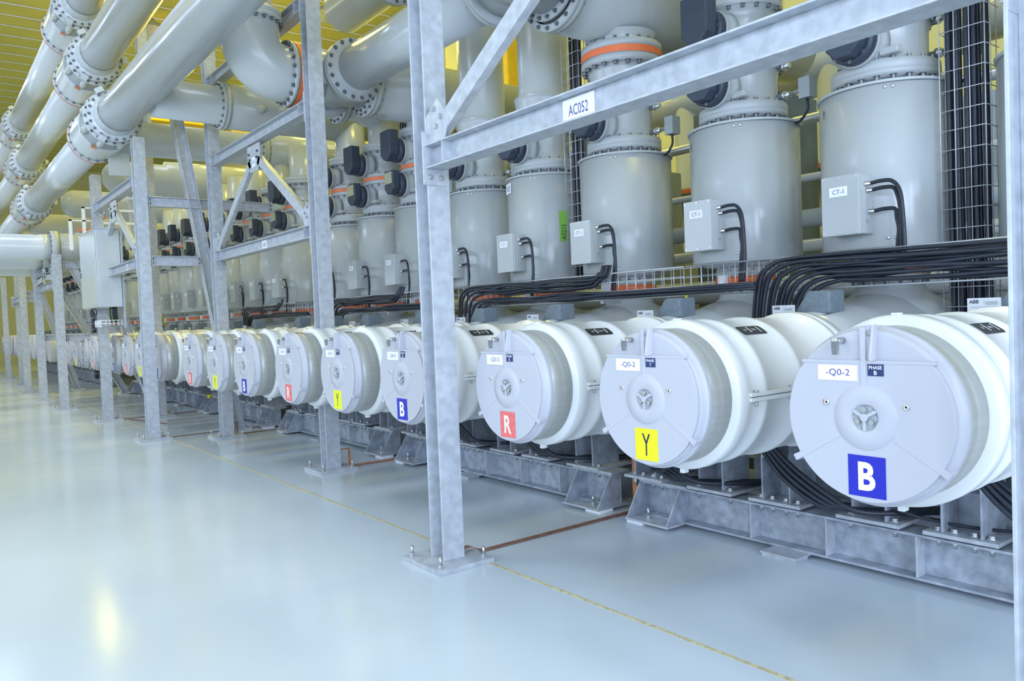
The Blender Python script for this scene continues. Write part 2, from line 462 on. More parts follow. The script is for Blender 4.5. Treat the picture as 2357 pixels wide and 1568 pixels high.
# the distant end of the row: tiny in the photograph
def mini():
    t = thing('circuit_breaker', (2.87, 24, .77), 'tiny far white breaker end beyond the last posts', 'circuit breaker', 'far breakers at the end of the hall')
    MB().lathe([(.23, .3), (.25, RT), (1.3, .37)], (0, 0, RT), X, 28).build('tank', 'white', t)
    MB().lathe([(0, .33), (.01, RF), (.23, RF-.004)], (0, 0, RT), X, 28).build('end_cover', 'cover', t)
    return t
far0 = mini()
for k in range(1, 13):
    dup(far0, (2.87, 24+k*1.12, .77), far0['label'], far0['group'])

# rear grey vessel, hood and plates behind every breaker (a thing: breaker body piece under the transformer)
CTX = 5.3
ALL = [(q, L, y) for q, l in BAYS for L, y, _ in l]
def bayword(q): return {'-Q0-2': 'nearest bay', '-Q0-3': 'second bay', '-Q0-1': 'third bay', '-Q1-1': 'fourth bay', '-Q1-2': 'fifth bay', '-Q1-3': 'sixth bay'}[q]
def phw(L): return {'B': 'blue-plate breaker,', 'Y': 'yellow-plate breaker,', 'R': 'red-plate breaker,'}[L]
def make_tee():
    t = thing('tee_housing', (CTX, 0, .62), '', 'gas tank')
    z = .535
    MB().lathe([(-1.1, .30), (-1.08, .37), (-.9, .40), (-.55, .43), (-.3, .485), (0, .50), (.3, .485), (.6, .42), (.9, .40), (1.0, .3)], (0, 0, z), X, 56).build('housing', 'grey', t)
    MB().lathe([(.30, .44), (.40, .37), (.46, .28), (.50, .225), (.54, .215), (.60, .215)], (0, 0, z), Z, 48, cap=(False, False)).build('neck', 'grey', t)
    MB().lathe([(.57, .21), (.57, .245), (.612, .245), (.612, .21)], (0, 0, z), Z, 48, cap=(False, False)).ring((0, 0, z), -Z, .228, -.57, .012, .022, 16).build('flange', 'greyd', t)
    MB().lathe([(.61, .21), (.612, .25), (.668, .25), (.67, .21)], (0, 0, z), Z, 48, cap=(False, False)).build('sealing_band', 'orange', t)
    MB().lathe([(.668, .21), (.668, .245), (.71, .245), (.71, .22), (.745, .24), (.755, .33), (.773, .33)], (0, 0, z), Z, 48, cap=(False, False)).ring((0, 0, z), Z, .230, .71, .012, .02, 16).build('upper_flange', 'greyd', t)
    MB().box(.43, .63, -.22, .22, -.315, .06).build('saddle', 'galvd', t)
    m = MB().box(-.285, -.24, .0, .07, z+.59, z+.69)
    m.build('band_bracket', 'label', t)
    return t
t0 = make_tee()
for i, (q, L, y) in enumerate(ALL):
    lab = 'domed grey housing with orange band behind the %s %s' % (phw(L), bayword(q))
    if i == 0: t0.location.y = y; t0['label'] = lab; t0['group'] = 'grey domed housings behind the breakers'
    else: dup(t0, (CTX, y, .62), lab, 'grey domed housings behind the breakers')

def make_hood():
    t = thing('drive_box', (4.30, 0, 1.53), '', 'drive box')
    m = MB().prism([(.10, 0), (-.13, 0), (-.13, .13), (-.12, .14), (.00, .14), (.02, .13), (.09, .035), (.10, .02)], (.03, 0, 0), Y, Z, (.17, 0, 0))
    m.build('hood', 'hoodg', t, .012)
    m = MB().box(.0, .24, -.12, .08, -.055, -.001).box(.04, .2, -.10, .06, -.16, -.055)
    m.build('mounting', 'hoodg', t, .004)
    p = MB().box(-.06, -.056, .045, .20, -.035, .06).build('type_plate', 'tag', t)
    m = MB(); text(m, 'ABB', (-.0608, .168, .042), -Y, Z, .045, .018, .03)
    for k in range(4): m.box(-.0608, -.0605, .06, .125-.012*(k % 2), .040-.005*k, .0415-.005*k)
    for k in range(5): m.box(-.0608, -.0605, .05, .185-.02*(k % 3), .015-.008*k, .0162-.008*k)
    m.build('lettering', 'inkb', p)
    MB().box(-.056, .06, .06, .075, -.16, -.03).build('stay', 'tag', t)
    return t
h0 = make_hood()
for i, (q, L, y) in enumerate(ALL):
    lab = 'dark grey hooded drive box behind the %s %s' % (phw(L), bayword(q))
    if i == 0: h0.location.y = y; h0['label'] = lab; h0['group'] = 'grey drive boxes behind the breakers'
    else: dup(h0, (4.30, y, 1.53), lab, 'grey drive boxes behind the breakers')
# ================================================================ SUPPORT FRAMES UNDER THE BREAKERS
FR = [(-.6, 4.20), (4.50, 7.78), (8.10, 11.35), (11.85, 15.05), (15.35, 18.3), (18.6, 21.6), (24.4, 31.3), (31.5, 38.4)]
frame_lab = ['galvanised skid frame nearest the camera at lower right', 'galvanised skid frame behind the near steel column',
 'galvanised skid frame between the second and third columns', 'galvanised skid frame left of the third column', 'far galvanised skid frame behind the cabinet column', 'sixth galvanised skid frame at left', 'distant galvanised skid frame at left', 'most distant galvanised skid frame at left']
def make_frame(i, y0, y1):
    t = thing('skid_frame', (4.48, (y0+y1)/2, 0), frame_lab[i], 'support frame', 'skid frames under the breakers')
    yc = (y0+y1)/2; L = (y1-y0)
    a, b = -L/2, L/2
    for xo, nm in ((0, 'beam'), (1.35, 'beam')):
        m = MB().hbeam((xo, a, .16), (xo, b, .16), .26, .2, Z, .015, .012)
        m.build(nm, 'galvd', t, .002)
    # stiffeners
    phs = [y for q, l in BAYS for _, y, _ in l if y0-.2 < y < y1+.4]+[24+k*1.12 for k in range(13) if y0 < 24+k*1.12 < y1]
    ys = []
    y = y1-1.0
    while y > y0+.45: ys.append(y); y -= .545
    for y in ys:
        MB().prism([(-.098, .045), (-.006, .045), (-.006, .275), (-.098, .275)], (0, y-yc-.005, 0), X, Z, (0, .01, 0)).build('stiffener', 'galv', t, .001)
    for ye, s in ((b, -1), (a, 1)):
        m = MB().box(-.27, .1, min(ye, ye+s*.42), max(ye, ye+s*.42), .02, .036)
        m.box(-.105, .1, min(ye, ye+s*.46), max(ye, ye+s*.46), .29, .305)
        m.build('foot_plate', 'galv', t, .002)
        for o_ in (.012, .40):
            MB().prism([(-.26, .036), (-.006, .036), (-.006, .29), (-.10, .29)], (0, ye+s*o_-.006, 0), X, Z, (0, .012, 0)).build('gusset', 'galvd', t, .0015)
        MB().cyl((-.17, ye+s*.15, .036), (-.17, ye+s*.15, .062), .019, 6, False).cyl((-.17, ye+s*.15, .06), (-.17, ye+s*.15, .115), .011, 10).build('anchor_bolt', 'steel', t)
        MB().box(-.25, -.10, ye+min(0, s*.16), ye+max(0, s*.16), 0, .02).build('shim', 'label', t)
    m = MB()
    yp = b-1.3
    while yp > a+.6:
        m.box(-.245, .1, yp-.13, yp+.13, .018, .030); m.box(-.24, -.1, yp-.12, yp+.12, 0, .018); yp -= 1.68
    m.build('base_pad', 'galv', t, .002)
    # pedestals carrying each tank
    for y in phs:
        for k, dy in enumerate((-.31, .31)):
            p = y+dy-yc
            if not a < p < b: continue
            q = MB().box(-.13, .26, p-.19, p+.19, .305, .327).box(-.1, .14, p-.10, p+.10, .60, .612)
            q.build('pedestal_plate', 'galv', t, .002)
            ht = .44+.03
            for e in (-.10, .10):
                MB().prism([(-.10, .327), (.20, .327), (.20, .62), (.14, .868), (-.04, .868), (-.10, .60)], (0, p+e-.006, 0), X, Z, (0, .012, 0)).build('pedestal_web', 'galvd', t, .002)
            MB().prism([(-.012, .327), (0, .327), (0, .52), (-.012, .52)], (.11, p-.10, 0), X, Z, (0, .20, 0)).build('pedestal_back', 'galvd', t)
            for e in (-.135, -.05, .05, .135):
                if abs(e) < .1 and k == 0: continue
                MB().cyl((-.06, p+e, .327), (-.06, p+e, .333), .026, 14).cyl((-.06, p+e, .333), (-.06, p+e, .348), .018, 6, False).cyl((-.06, p+e, .24), (-.06, p+e, .29), .012, 8).cyl((-.06, p+e, .265), (-.06, p+e, .288), .019, 6, False).build('hex_bolt', 'steel', t)
    return t
for i, (a, b) in enumerate(FR): make_frame(i, a, b)

# ================================================================ CURRENT TRANSFORMERS
RB = .418
def make_ct(tag_txt, twohole=True, box=True, cbl=3):
    t = thing('current_transformer', (CTX, 0, 1.93), '', 'current transformer')
    MB().lathe([(0, .36), (.0, RB-.006), (.012, RB), (1.03, RB), (1.03, RB-.01)], (0, 0, 0), Z, 72).build('barrel', 'grey', t)
    MB().lathe([(1.035, RB-.01), (1.03, RB+.012), (1.048, RB+.016), (1.052, RB+.004), (1.058, .30)], (0, 0, 0), Z, 72, cap=(False, False)).build('lid', 'grey', t)
    m = MB()
    for dy in (-.025, .025):
        for zz in (.06, 1.005):
            m.lathe([(RB-.003, .012), (RB+.005, .011), (RB+.006, .004)], (0, 0, zz), Vector((-math.cos(.52+dy*2.2), -math.sin(.52+dy*2.2), 0)), 12)
    m.build('rivet', 'steel', t)
    if box:
        b = MB().box(-.56, -.38, -.11, .14, .09, .462).build('terminal_box', 'grey', t, .006)
        MB().box(-.385, -.30, -.13, .15, .06, .48).build('backing_plate', 'greyd', b, .003)
        m = MB().box(-.578, -.56, -.112, .142, .088, .466); m.build('door', 'grey', b, .004)
        for yy in (-.095, .015, .125):
            for zz in (.106, .448):
                MB().cyl((-.583, yy, zz), (-.576, yy, zz), .008, 10).build('door_screw', 'steel', b)
        p = MB().box(-.581, -.578, -.035, .085, .335, .395).build('name_label', 'label', b)
        text(MB(), tag_txt, (-.5816, .025, .365), -Y, Z, .075, .028).build('lettering', 'ink', p)
        for k, zz in enumerate(((.40, .36, .23) if cbl == 3 else (.37, .25))):
            MB().lathe([(0, .016), (.012, .016), (.012, .013), (.04, .013), (.04, .010), (.05, .010)], (-.50+.02*k, -.11, zz), -Y, 12).build('cable_gland', 'chrome', b)
        MB().cyl((-.48, -.11, .17), (-.48, -.113, .17), .012, 12).build('blank_plug', 'mid', b)
    return t
# labels of the boxes
def place_ct():
    protos = {}
    for i, (q, L, y) in enumerate(ALL):
        k = 'CT-1' if q in ('-Q0-2', '-Q0-3') else 'CT-2'
        lab = 'grey current transformer barrel with %s box above the %s %s' % (k, phw(L), bayword(q))
        if k not in protos:
            o = make_ct(k, cbl=3 if k == 'CT-1' else 2); protos[k] = o; o.location.y = y; o['label'] = lab; o['group'] = 'current transformer barrels'
        else: o = dup(protos[k], (CTX, y, 1.93), lab, 'current transformer barrels')
        # plates of single barrels
        if (q, L) in (('-Q0-2', 'B'), ('-Q0-2', 'Y'), ('-Q0-2', 'R')):
            a = math.radians(100); r = Vector((-math.sin(.0), 0, 0))
            d = Vector((-math.cos(-.62), -math.sin(-.62), 0)); rr = Vector((d.y, -d.x, 0))
            p = MB().prism([(-.018, -.03), (.018, -.03), (.018, .03), (-.018, .03)], d*(RB+.0005)+Z*.93, rr, Z, d*.0025).build('polarity_label', 'grey', o)
            text(MB(), 'P1', d*(RB+.0035)+Z*.93, -rr if rr.y > 0 else rr, Z, .026, .04).build('lettering', 'inkb', p)
        if (q, L) == ('-Q0-3', 'Y'):
            d = Vector((-math.cos(-.36), -math.sin(-.36), 0)); rr = Vector((-d.y, d.x, 0))
            rr = rr if rr.y < 0 else -rr
            p = MB().prism([(-.075, -.05), (.075, -.05), (.075, .05), (-.075, .05)], d*(RB+.001)+Z*.945, rr, Z, d*.005).build('bay_label', 'label', o)
            text(MB(), 'AC053', d*(RB+.0065)+Z*.945, rr, Z, .115, .055).build('lettering', 'ink', p)
            d = Vector((-math.cos(1.22), -math.sin(1.22), 0)); rr = Vector((-d.y, d.x, 0)); rr = rr if rr.x > 0 else -rr
            p = MB().prism([(-.045, -.15), (.045, -.15), (.045, .15), (-.045, .15)], d*(RB+.001)+Z*.52, rr, Z, d*.003).build('green_tape', 'green', o)
            text(MB(), 'A0215', d*(RB+.0045)+Z*.46, Z, -rr, .15, .05).build('lettering', 'inkb', p)
    return protos
place_ct()
# three dark cables from each box, down into the wire tray
def ct_cables():
    meshes = {}
    for i, (q, L, y) in enumerate(ALL):
        if i > 12: break
        n3 = q in ('-Q0-2', '-Q0-3')
        for k, zz in enumerate(((.40, .36, .23) if n3 else (.37, .25))):
            key = (n3, k)
            x0 = -.50+.02*k
            if key not in meshes:
                e = .03*k
                pts = bez([(x0, -.15, zz), (x0, -.21, zz+.005), (x0-.005, -.28, zz-.005), (x0-.015, -.33+e*.6, zz-.06), (x0-.02, -.35+e*.7, zz-.18*(.5+zz)), (x0-.03, -.365+e, .02), (x0-.05, -.37+e, -.08), (x0-.05, -.36+e, -.16)], 6)
                meshes[key] = MB().tube(pts, .0125, 8).build('control_cable', 'cable')
                o = meshes[key]
            else:
                o = meshes[key].copy(); COL.objects.link(o)
            o.location = (CTX, y, 1.93)
            tag(o, 'black cable dropping from the terminal box above the %s %s' % (phw(L), bayword(q)), 'cable', 'cables from the transformer box over the %s %s' % (phw(L), bayword(q)))
ct_cables()

# ================================================================ UPPER STACKS
def head(t, z, s=1, glass=False):
    # actuator head on the -X side of a stack
    b = MB().lathe([(.24, .165), (.28, .15), (.30, .145), (.34, .14), (.36, .158), (.375, .158)], (0, 0, z), -X, 32).build('side_flange', 'greyd', t)
    h = MB().lathe([(.375, .148), (.44, .148), (.445, .13)], (0, 0, z), -X, 32).ring((0, 0, z), -X, .13, .445, .010, .008, 8).build('actuator', 'hood', t)
    if not glass:
        m = MB().prism([(-.12, .23), (.12, .23), (.12, -.06), (.05, -.13), (-.05, -.13), (-.12, -.06)], (-.445, 0, z), Y, Z, (-.13, 0, 0))
        m.build('gear_case', 'hood', h, .012)
    else:
        m = MB().prism([(-.11, .16), (.11, .16), (.11, -.06), (.05, -.12), (-.05, -.12), (-.11, -.06)], (-.445, 0, z), Y, Z, (-.10, 0, 0))
        m.build('gear_case', 'hood', h, .012)
        MB().box(-.552, -.545, -.085, .085, z-.0, z+.14).build('sight_glass', 'glass', h)
def make_stack(kind):
    t = thing('disconnector', (CTX, 0, 2.99), '', 'disconnector')
    # lower bolted flange
    MB().lathe([(0, .25), (.045, .25), (.045, .335), (.085, .338), (.087, .333), (.092, .338), (.145, .335), (.148, .30), (.155, .27)], (0, 0, 0), Z, 56, cap=(False, False)).ring((0, 0, 0), -Z, .308, -.045, .015, .032, 20).ring((0, 0, 0), Z, .31, .145, .013, .022, 20).build('bolted_flange', 'greyd', t)
    if kind == 'two':
        MB().lathe([(.145, .30), (.175, .272), (.20, .265), (.34, .265), (.40, .275), (.43, .30)], (0, 0, 0), Z, 48).build('lower_body', 'grey', t)
        MB().lathe([(.43, .28), (.43, .315), (.48, .315)], (0, 0, 0), Z, 48).lathe([(.52, .315), (.57, .315), (.575, .28)], (0, 0, 0), Z, 48).ring((0, 0, 0), -Z, .295, -.43, .014, .024, 18).ring((0, 0, 0), Z, .295, .57, .013, .02, 18).build('middle_flange', 'greyd', t)
        MB().lathe([(.478, .318), (.522, .318)], (0, 0, 0), Z, 48, cap=(False, False)).build('sealing_band', 'orange', t)
        MB().lathe([(.57, .29), (.62, .245), (.80, .235), (.87, .30)], (0, 0, 0), Z, 48).build('upper_body', 'grey', t)
        MB().lathe([(.87, .28), (.87, .315), (.92, .315), (.922, .305), (.93, .315), (.975, .315), (.98, .24)], (0, 0, 0), Z, 48).ring((0, 0, 0), -Z, .295, -.87, .014, .024, 18).build('top_flange', 'greyd', t)
        head(t, .27, glass=True); head(t, .69)
        MB().box(-.31, -.23, -.24, -.12, .165, .21).build('pad', 'grey', t, .01)
    else:
        MB().lathe([(.145, .30), (.17, .268), (.25, .255), (.45, .262), (.62, .285), (.75, .30), (.80, .315)], (0, 0, 0), Z, 48).build('lower_body', 'grey', t)
        head(t, .27, glass=True)
    if kind in ('one_orange',):
        MB().lathe([(.80, .30), (.80, .365), (.87, .365)], (0, 0, 0), Z, 56).lathe([(.925, .365), (.99, .365), (.995, .32)], (0, 0, 0), Z, 56).ring((0, 0, 0), -Z, .34, -.80, .018, .03, 20).ring((0, 0, 0), Z, .34, .99, .016, .026, 20).build('upper_flange', 'greyd', t)
        MB().lathe([(.868, .368), (.927, .368)], (0, 0, 0), Z, 56, cap=(False, False)).build('sealing_band', 'orange', t)
    if kind == 'one_plain':
        MB().lathe([(.78, .30), (.83, .27), (.90, .262), (3.4, .262)], (0, 0, 0), Z, 48).build('riser_pipe', 'grey', t)
    if kind == 'two':
        MB().lathe([(.97, .25), (1.02, .225), (1.5, .22)], (0, 0, 0), Z, 40).build('riser_pipe', 'grey', t)
    # small gas fittings with a sensor box on the right
    m = MB()
    for zz in (.20, .42):
        m.cyl((.10, -.22, zz), (.10, -.36, zz), .022, 12).cyl((.10, -.29, zz), (.10, -.32, zz), .034, 12)
    m.build('gas_fitting', 'steel', t)
    m = MB().cyl((.10, -.36, .20), (.06, -.50, .20), .014, 10).box(.0, .10, -.58, -.49, .12, .27)
    m.build('sensor_box', 'mid', t)
    MB().tube(bez([(.05, -.53, .12), (.05, -.53, .04), (.06, -.46, -.03), (.10, -.36, -.02)], 5), .010, 6).build('sensor_lead', 'cable', t)
    return t
SP = {}
for i, (q, L, y) in enumerate(ALL):
    kind = 'two' if q != '-Q0-3' else ('one_orange' if L == 'B' else 'one_plain')
    lab = 'grey disconnector stack with dark actuator head%s above the %s %s' % ('s' if kind == 'two' else '', phw(L), bayword(q))
    if kind not in SP: SP[kind] = make_stack(kind); SP[kind].location.y = y; o = SP[kind]
    else: o = dup(SP[kind], (CTX, y, 2.99), lab)
    o['label'] = lab; o['group'] = 'disconnector stacks on the transformers'

# the same equipment goes on toward the far end of the hall
for k in range(13):
    y = 24+k*1.12
    for src, z, what in ((t0, .62, 'domed grey housing'), (h0, 1.53, 'dark hooded drive box'), (SP['two'], 2.99, 'grey disconnector stack')):
        o = dup(src, (src.location.x, y, z), 'distant %s at the far left end of the row' % what, 'distant %ss at the far end' % what)
    bars = [x for x in bpy.data.objects if x.name.startswith('current_transformer') and x.get('category')]
    o = dup(bars[-1] if k == 0 else far_ct, (CTX, y, 1.93), 'distant grey transformer barrel at the far left end of the row', 'distant transformer barrels at the far end')
    far_ct = o

# ================================================================ OVERHEAD VESSELS ALONG X
def knob(mb, c, d, r=.05):
    mb.lathe([(0, r*1.35), (.02, r*1.3), (.025, r), (.07, r), (.075, r*.5)], c, d, 16)
def vessel(y, z, x0, x1, r, lab, sleeve=None, dome=False, flx=None, m_='grey'):
    t = thing('busbar_vessel', ((x0+x1)/2, y, z-r), lab, 'busbar vessel', 'overhead grey busbar vessels')
    cx = (x0+x1)/2; zc = r
    prof = [(x0-cx, r), (x1-cx, r)]
    if sleeve:
        s0, s1, rs = sleeve
        prof = [(x0-cx, r), (s0-cx, r), (s0-cx+.03, rs), (s1-cx-.03, rs), (s1-cx, r), (x1-cx, r)]
    if y > 17: prof = [(x0-cx-.28, .02), (x0-cx-.26, r*.45), (x0-cx-.17, r*.8), (x0-cx-.08, r*.95)]+prof
    MB().lathe(prof, (0, 0, zc), X, 56).build('shell', m_, t)
    if flx:
        for fx, rf in flx:
            m = MB().lathe([(fx-cx, r), (fx-cx, rf), (fx-cx+.045, rf), (fx-cx+.047, rf-.008), (fx-cx+.052, rf), (fx-cx+.10, rf), (fx-cx+.10, r)], (0, 0, zc), X, 48, cap=(False, False))
            m.ring((fx-cx, 0, zc), -X, rf-.03, 0, .014, .022, 18).ring((fx-cx, 0, zc), X, rf-.03, .10, .014, .022, 18)
            m.build('bolted_flange', 'greyd', t)
    return t, cx, zc
# bay two, over the orange flanged stack
t, cx, zc = vessel(5.13, 4.40, 4.55, 8.0, .33, 'large grey vessel overhead right of the near column, on the orange banded flange', (4.70, 6.15, .38), flx=[(4.48, .39)])
MB().lathe([(0, .30), (.06, .29), (.12, .33)], (CTX-cx, 0, zc-.44), Z, 40, cap=(False, False)).build('branch', 'grey', t)
m = MB(); knob(m, (5.95-cx, -.30, zc-.18), Vector((0, -.85, -.5))); knob(m, (5.75-cx, -.33, zc+.12), Vector((0, -.95, .3))); knob(m, (5.0-cx, -.33, zc+.1), Vector((0, -.95, .2))); m.build('port_cap', 'grey', t)
# bay three
t, cx, zc = vessel(8.61, 4.42, 4.50, 8.0, .31, 'grey vessel overhead just left of the near column with round port cap', (4.75, 6.1, .37), flx=[(4.46, .37)])
m = MB(); knob(m, (4.98-cx, -.36, zc-.06), Vector((0, -1, -.1))); knob(m, (5.75-cx, -.33, zc-.2), Vector((0, -.85, -.4))); m.build('port_cap', 'grey', t)
t, cx, zc = vessel(9.65, 4.55, 4.25, 8.0, .28, 'grey vessel overhead between the pipe tee and the lower horizontal vessels', (5.0, 6.0, .33), flx=[(4.6, .34)])
def signs(t, xs, y, zc, r):
    for k, x in enumerate(xs):
        a = .35; d = Vector((0, -math.cos(a), math.sin(a))); u = Vector((0, math.sin(a), math.cos(a)))
        p = MB().prism([(-.09, -.045), (.09, -.045), (.09, .045), (-.09, .045)], Vector((x, 0, zc))+d*(r+.001), X, u, d*.003).build('name_label', 'label', t)
        m = MB(); c = Vector((x, 0, zc))+d*(r+.0045)
        for s in (-.05, 0, .05): m.prism([(-.016, -.012), (-.010, -.014), (.016, .010), (.010, .014)], c+X*s, X, u, d*.0003)
        m.build('lettering', 'inkb', p)
t, cx, zc = vessel(10.78, 4.55, 2.60, 8.0, .25, 'yellowish grey horizontal vessel with two round caps below the large elbow', (3.50, 5.4, .30), flx=[(3.42, .31)])
m = MB()
for x in (3.9, 4.2, 4.5): knob(m, (x-cx, -.29, zc-.06), Vector((0, -1, -.1)), .045)
m.build('port_cap', 'grey', t); signs(t, (4.32-cx, 4.60-cx), 0, zc, .30)
t, cx, zc = vessel(13.55, 4.62, 2.55, 8.0, .27, 'yellowish horizontal vessel, second one down behind the leaning brace', (5.05, 7.0, .33), flx=[(4.95, .34)])
m = MB()
for x in (5.9, 6.25): knob(m, (x-cx, -.32, zc-.06), Vector((0, -1, -.1)), .045)
m.build('port_cap', 'grey', t); signs(t, (5.75-cx, 6.2-cx), 0, zc, .33)
t, cx, zc = vessel(17.65, 4.70, 3.5, 8.0, .33, 'lowest yellowish horizontal vessel with bulging sleeve behind the leaning brace', (4.4, 6.5, .40))
MB().box(3.7-cx, 3.76-cx, -.05, .05, -1.0, .1).build('hanger', 'galv', t)
m = MB()
for x in (5.4, 5.9): knob(m, (x-cx, -.38, zc-.06), Vector((0, -1, -.1)), .05)
m.build('port_cap', 'grey', t)
t, cx, zc = vessel(3.83, 5.35, 4.6, 8.0, .30, 'grey vessel crossing at the very top right behind the long beam')

for k, (y, x0) in enumerate(((21.0, 3.2), (25.5, 3.0), (30.0, 3.0))):
    vessel(y, 4.6, x0, 8.0, .32, '%s of the distant horizontal vessels behind the left columns' % ('nearest', 'middle', 'farthest')[k], (4.2, 6.4, .38))
# elbow and T pieces at the front ends
t = thing('pipe_elbow', (3.12, 8.61, 4.10), 'large bulging grey pipe elbow with orange banded flange at the top, left of centre', 'pipe elbow')
m = MB(); r = .33; pts = []
# swept elbow from vertical (up) to +X
R0 = .22; segs = 14; rings = []
def elbow(mb, c, r, R0, n=40, seg=14, up_len=.45, out_len=.3):
    # centre of bend at c + (R0, 0, R0)
    P = [Vector((0, 0, R0+up_len)), Vector((0, 0, R0+up_len*.5))]
    for k in range(seg+1):
        a = pi+(pi/2)*k/seg
        P.append(Vector((R0+R0*math.cos(a), 0, R0+R0*math.sin(a))))
    P += [Vector((R0+out_len, 0, 0))]
    vs = []; fs = []
    for i, p in enumerate(P):
        d = (P[min(i+1, len(P)-1)]-P[max(i-1, 0)]).normalized(); e1 = Y; e2 = d.cross(e1)
        for k in range(n):
            a = 2*pi*k/n; q = p+(e1*math.cos(a)+e2*math.sin(a))*r
            vs.append(c+q)
    for i in range(len(P)-1):
        for k in range(n): fs.append((i*n+k, i*n+(k+1) % n, (i+1)*n+(k+1) % n, (i+1)*n+k))
    mb.add(vs, fs, True)
elbow(m, Vector((0, 0, .31)), .315, .33, up_len=.16, out_len=.06)
m.build('elbow_body', 'grey', t)
MB().lathe([(.80, .31), (.80, .345), (.85, .345), (.855, .335), (.865, .345), (.92, .345), (.925, .26), (1.05, .25), (1.12, .22), (2.6, .22)], (0, 0, 0), Z, 48, cap=(False, True)).ring((0, 0, 0), -Z, .335, -.80, .018, .03, 22).build('upper_flange', 'greyd', t)
MB().lathe([(.37, .30), (.37, .36), (.425, .36)], (0, 0, .31), X, 56, cap=(False, True)).lathe([(.475, .36), (.53, .36), (.53, .28), (.78, .28)], (0, 0, .31), X, 56).ring((0, 0, .31), -X, .335, -.37, .018, .03, 20).build('front_flange', 'greyd', t)
MB().lathe([(.424, .363), (.476, .363)], (0, 0, .31), X, 56, cap=(False, False)).build('sealing_band', 'orange', t)
def tpiece(y, z, lab):
    t = thing('pipe_tee', (4.17, y, z-.3), lab, 'pipe tee')
    zc = .3
    MB().lathe([(-.42, .29), (-.35, .30), (.36, .30)], (0, 0, zc), X, 48).lathe([(-.42, .28), (.42, .28)], (0, 0, zc), Y, 48).build('tee_body', 'grey', t)
    for s in (-1, 1):
        MB().lathe([(.34, .27), (.34, .35), (.385, .35), (.388, .34), (.39, .35), (.43, .35), (.432, .28), (.50, .26)], (0, 0, zc), Y*s, 48).ring((0, 0, zc), Y*s, .32, .43, .017, .022, 18).build('side_flange', 'greyd', t)
    MB().lathe([(.26, .29), (.26, .36), (.30, .36)], (0, 0, zc), X, 48).ring((0, 0, zc), -X, .335, -.26, .014, .024, 20).build('front_flange', 'greyd', t)
tpiece(5.13, 4.45, 'grey flanged pipe tee at the top edge right of the near column')
tpiece(8.61, 4.45, 'grey flanged pipe tee overhead beside the second column')
def ypipe(x, z, y0, y1, r, lab, m_='pipe'):
    t = thing('bus_pipe', (x, (y0+y1)/2, z-r), lab, 'bus pipe', 'overhead bus pipes along the hall')
    MB().lathe([(-(y1-y0)/2, r), ((y1-y0)/2, r)], (0, 0, r), Y, 56).build('tube', m_, t)
    return t
ypipe(4.17, 4.45, 5.60, 8.14, .25, 'smooth grey pipe slanting up behind the near column')
ypipe(4.17, 4.45, 1.2, 4.66, .25, 'smooth grey pipe above the top edge right of the near column')
t = ypipe(4.6, 5.55, 5.2, 9.3, .27, 'grey flanged pipe overhead behind the second column at the top edge', 'grey')
for yy in (-.9, .7): MB().lathe([(yy, .27), (yy, .35), (yy+.1, .35), (yy+.1, .27)], (0, 0, .27), Y, 48, cap=(False, False)).ring((0, 0, .27), -Y, .325, -yy, .014, .024, 20).build('bolted_flange', 'greyd', t)

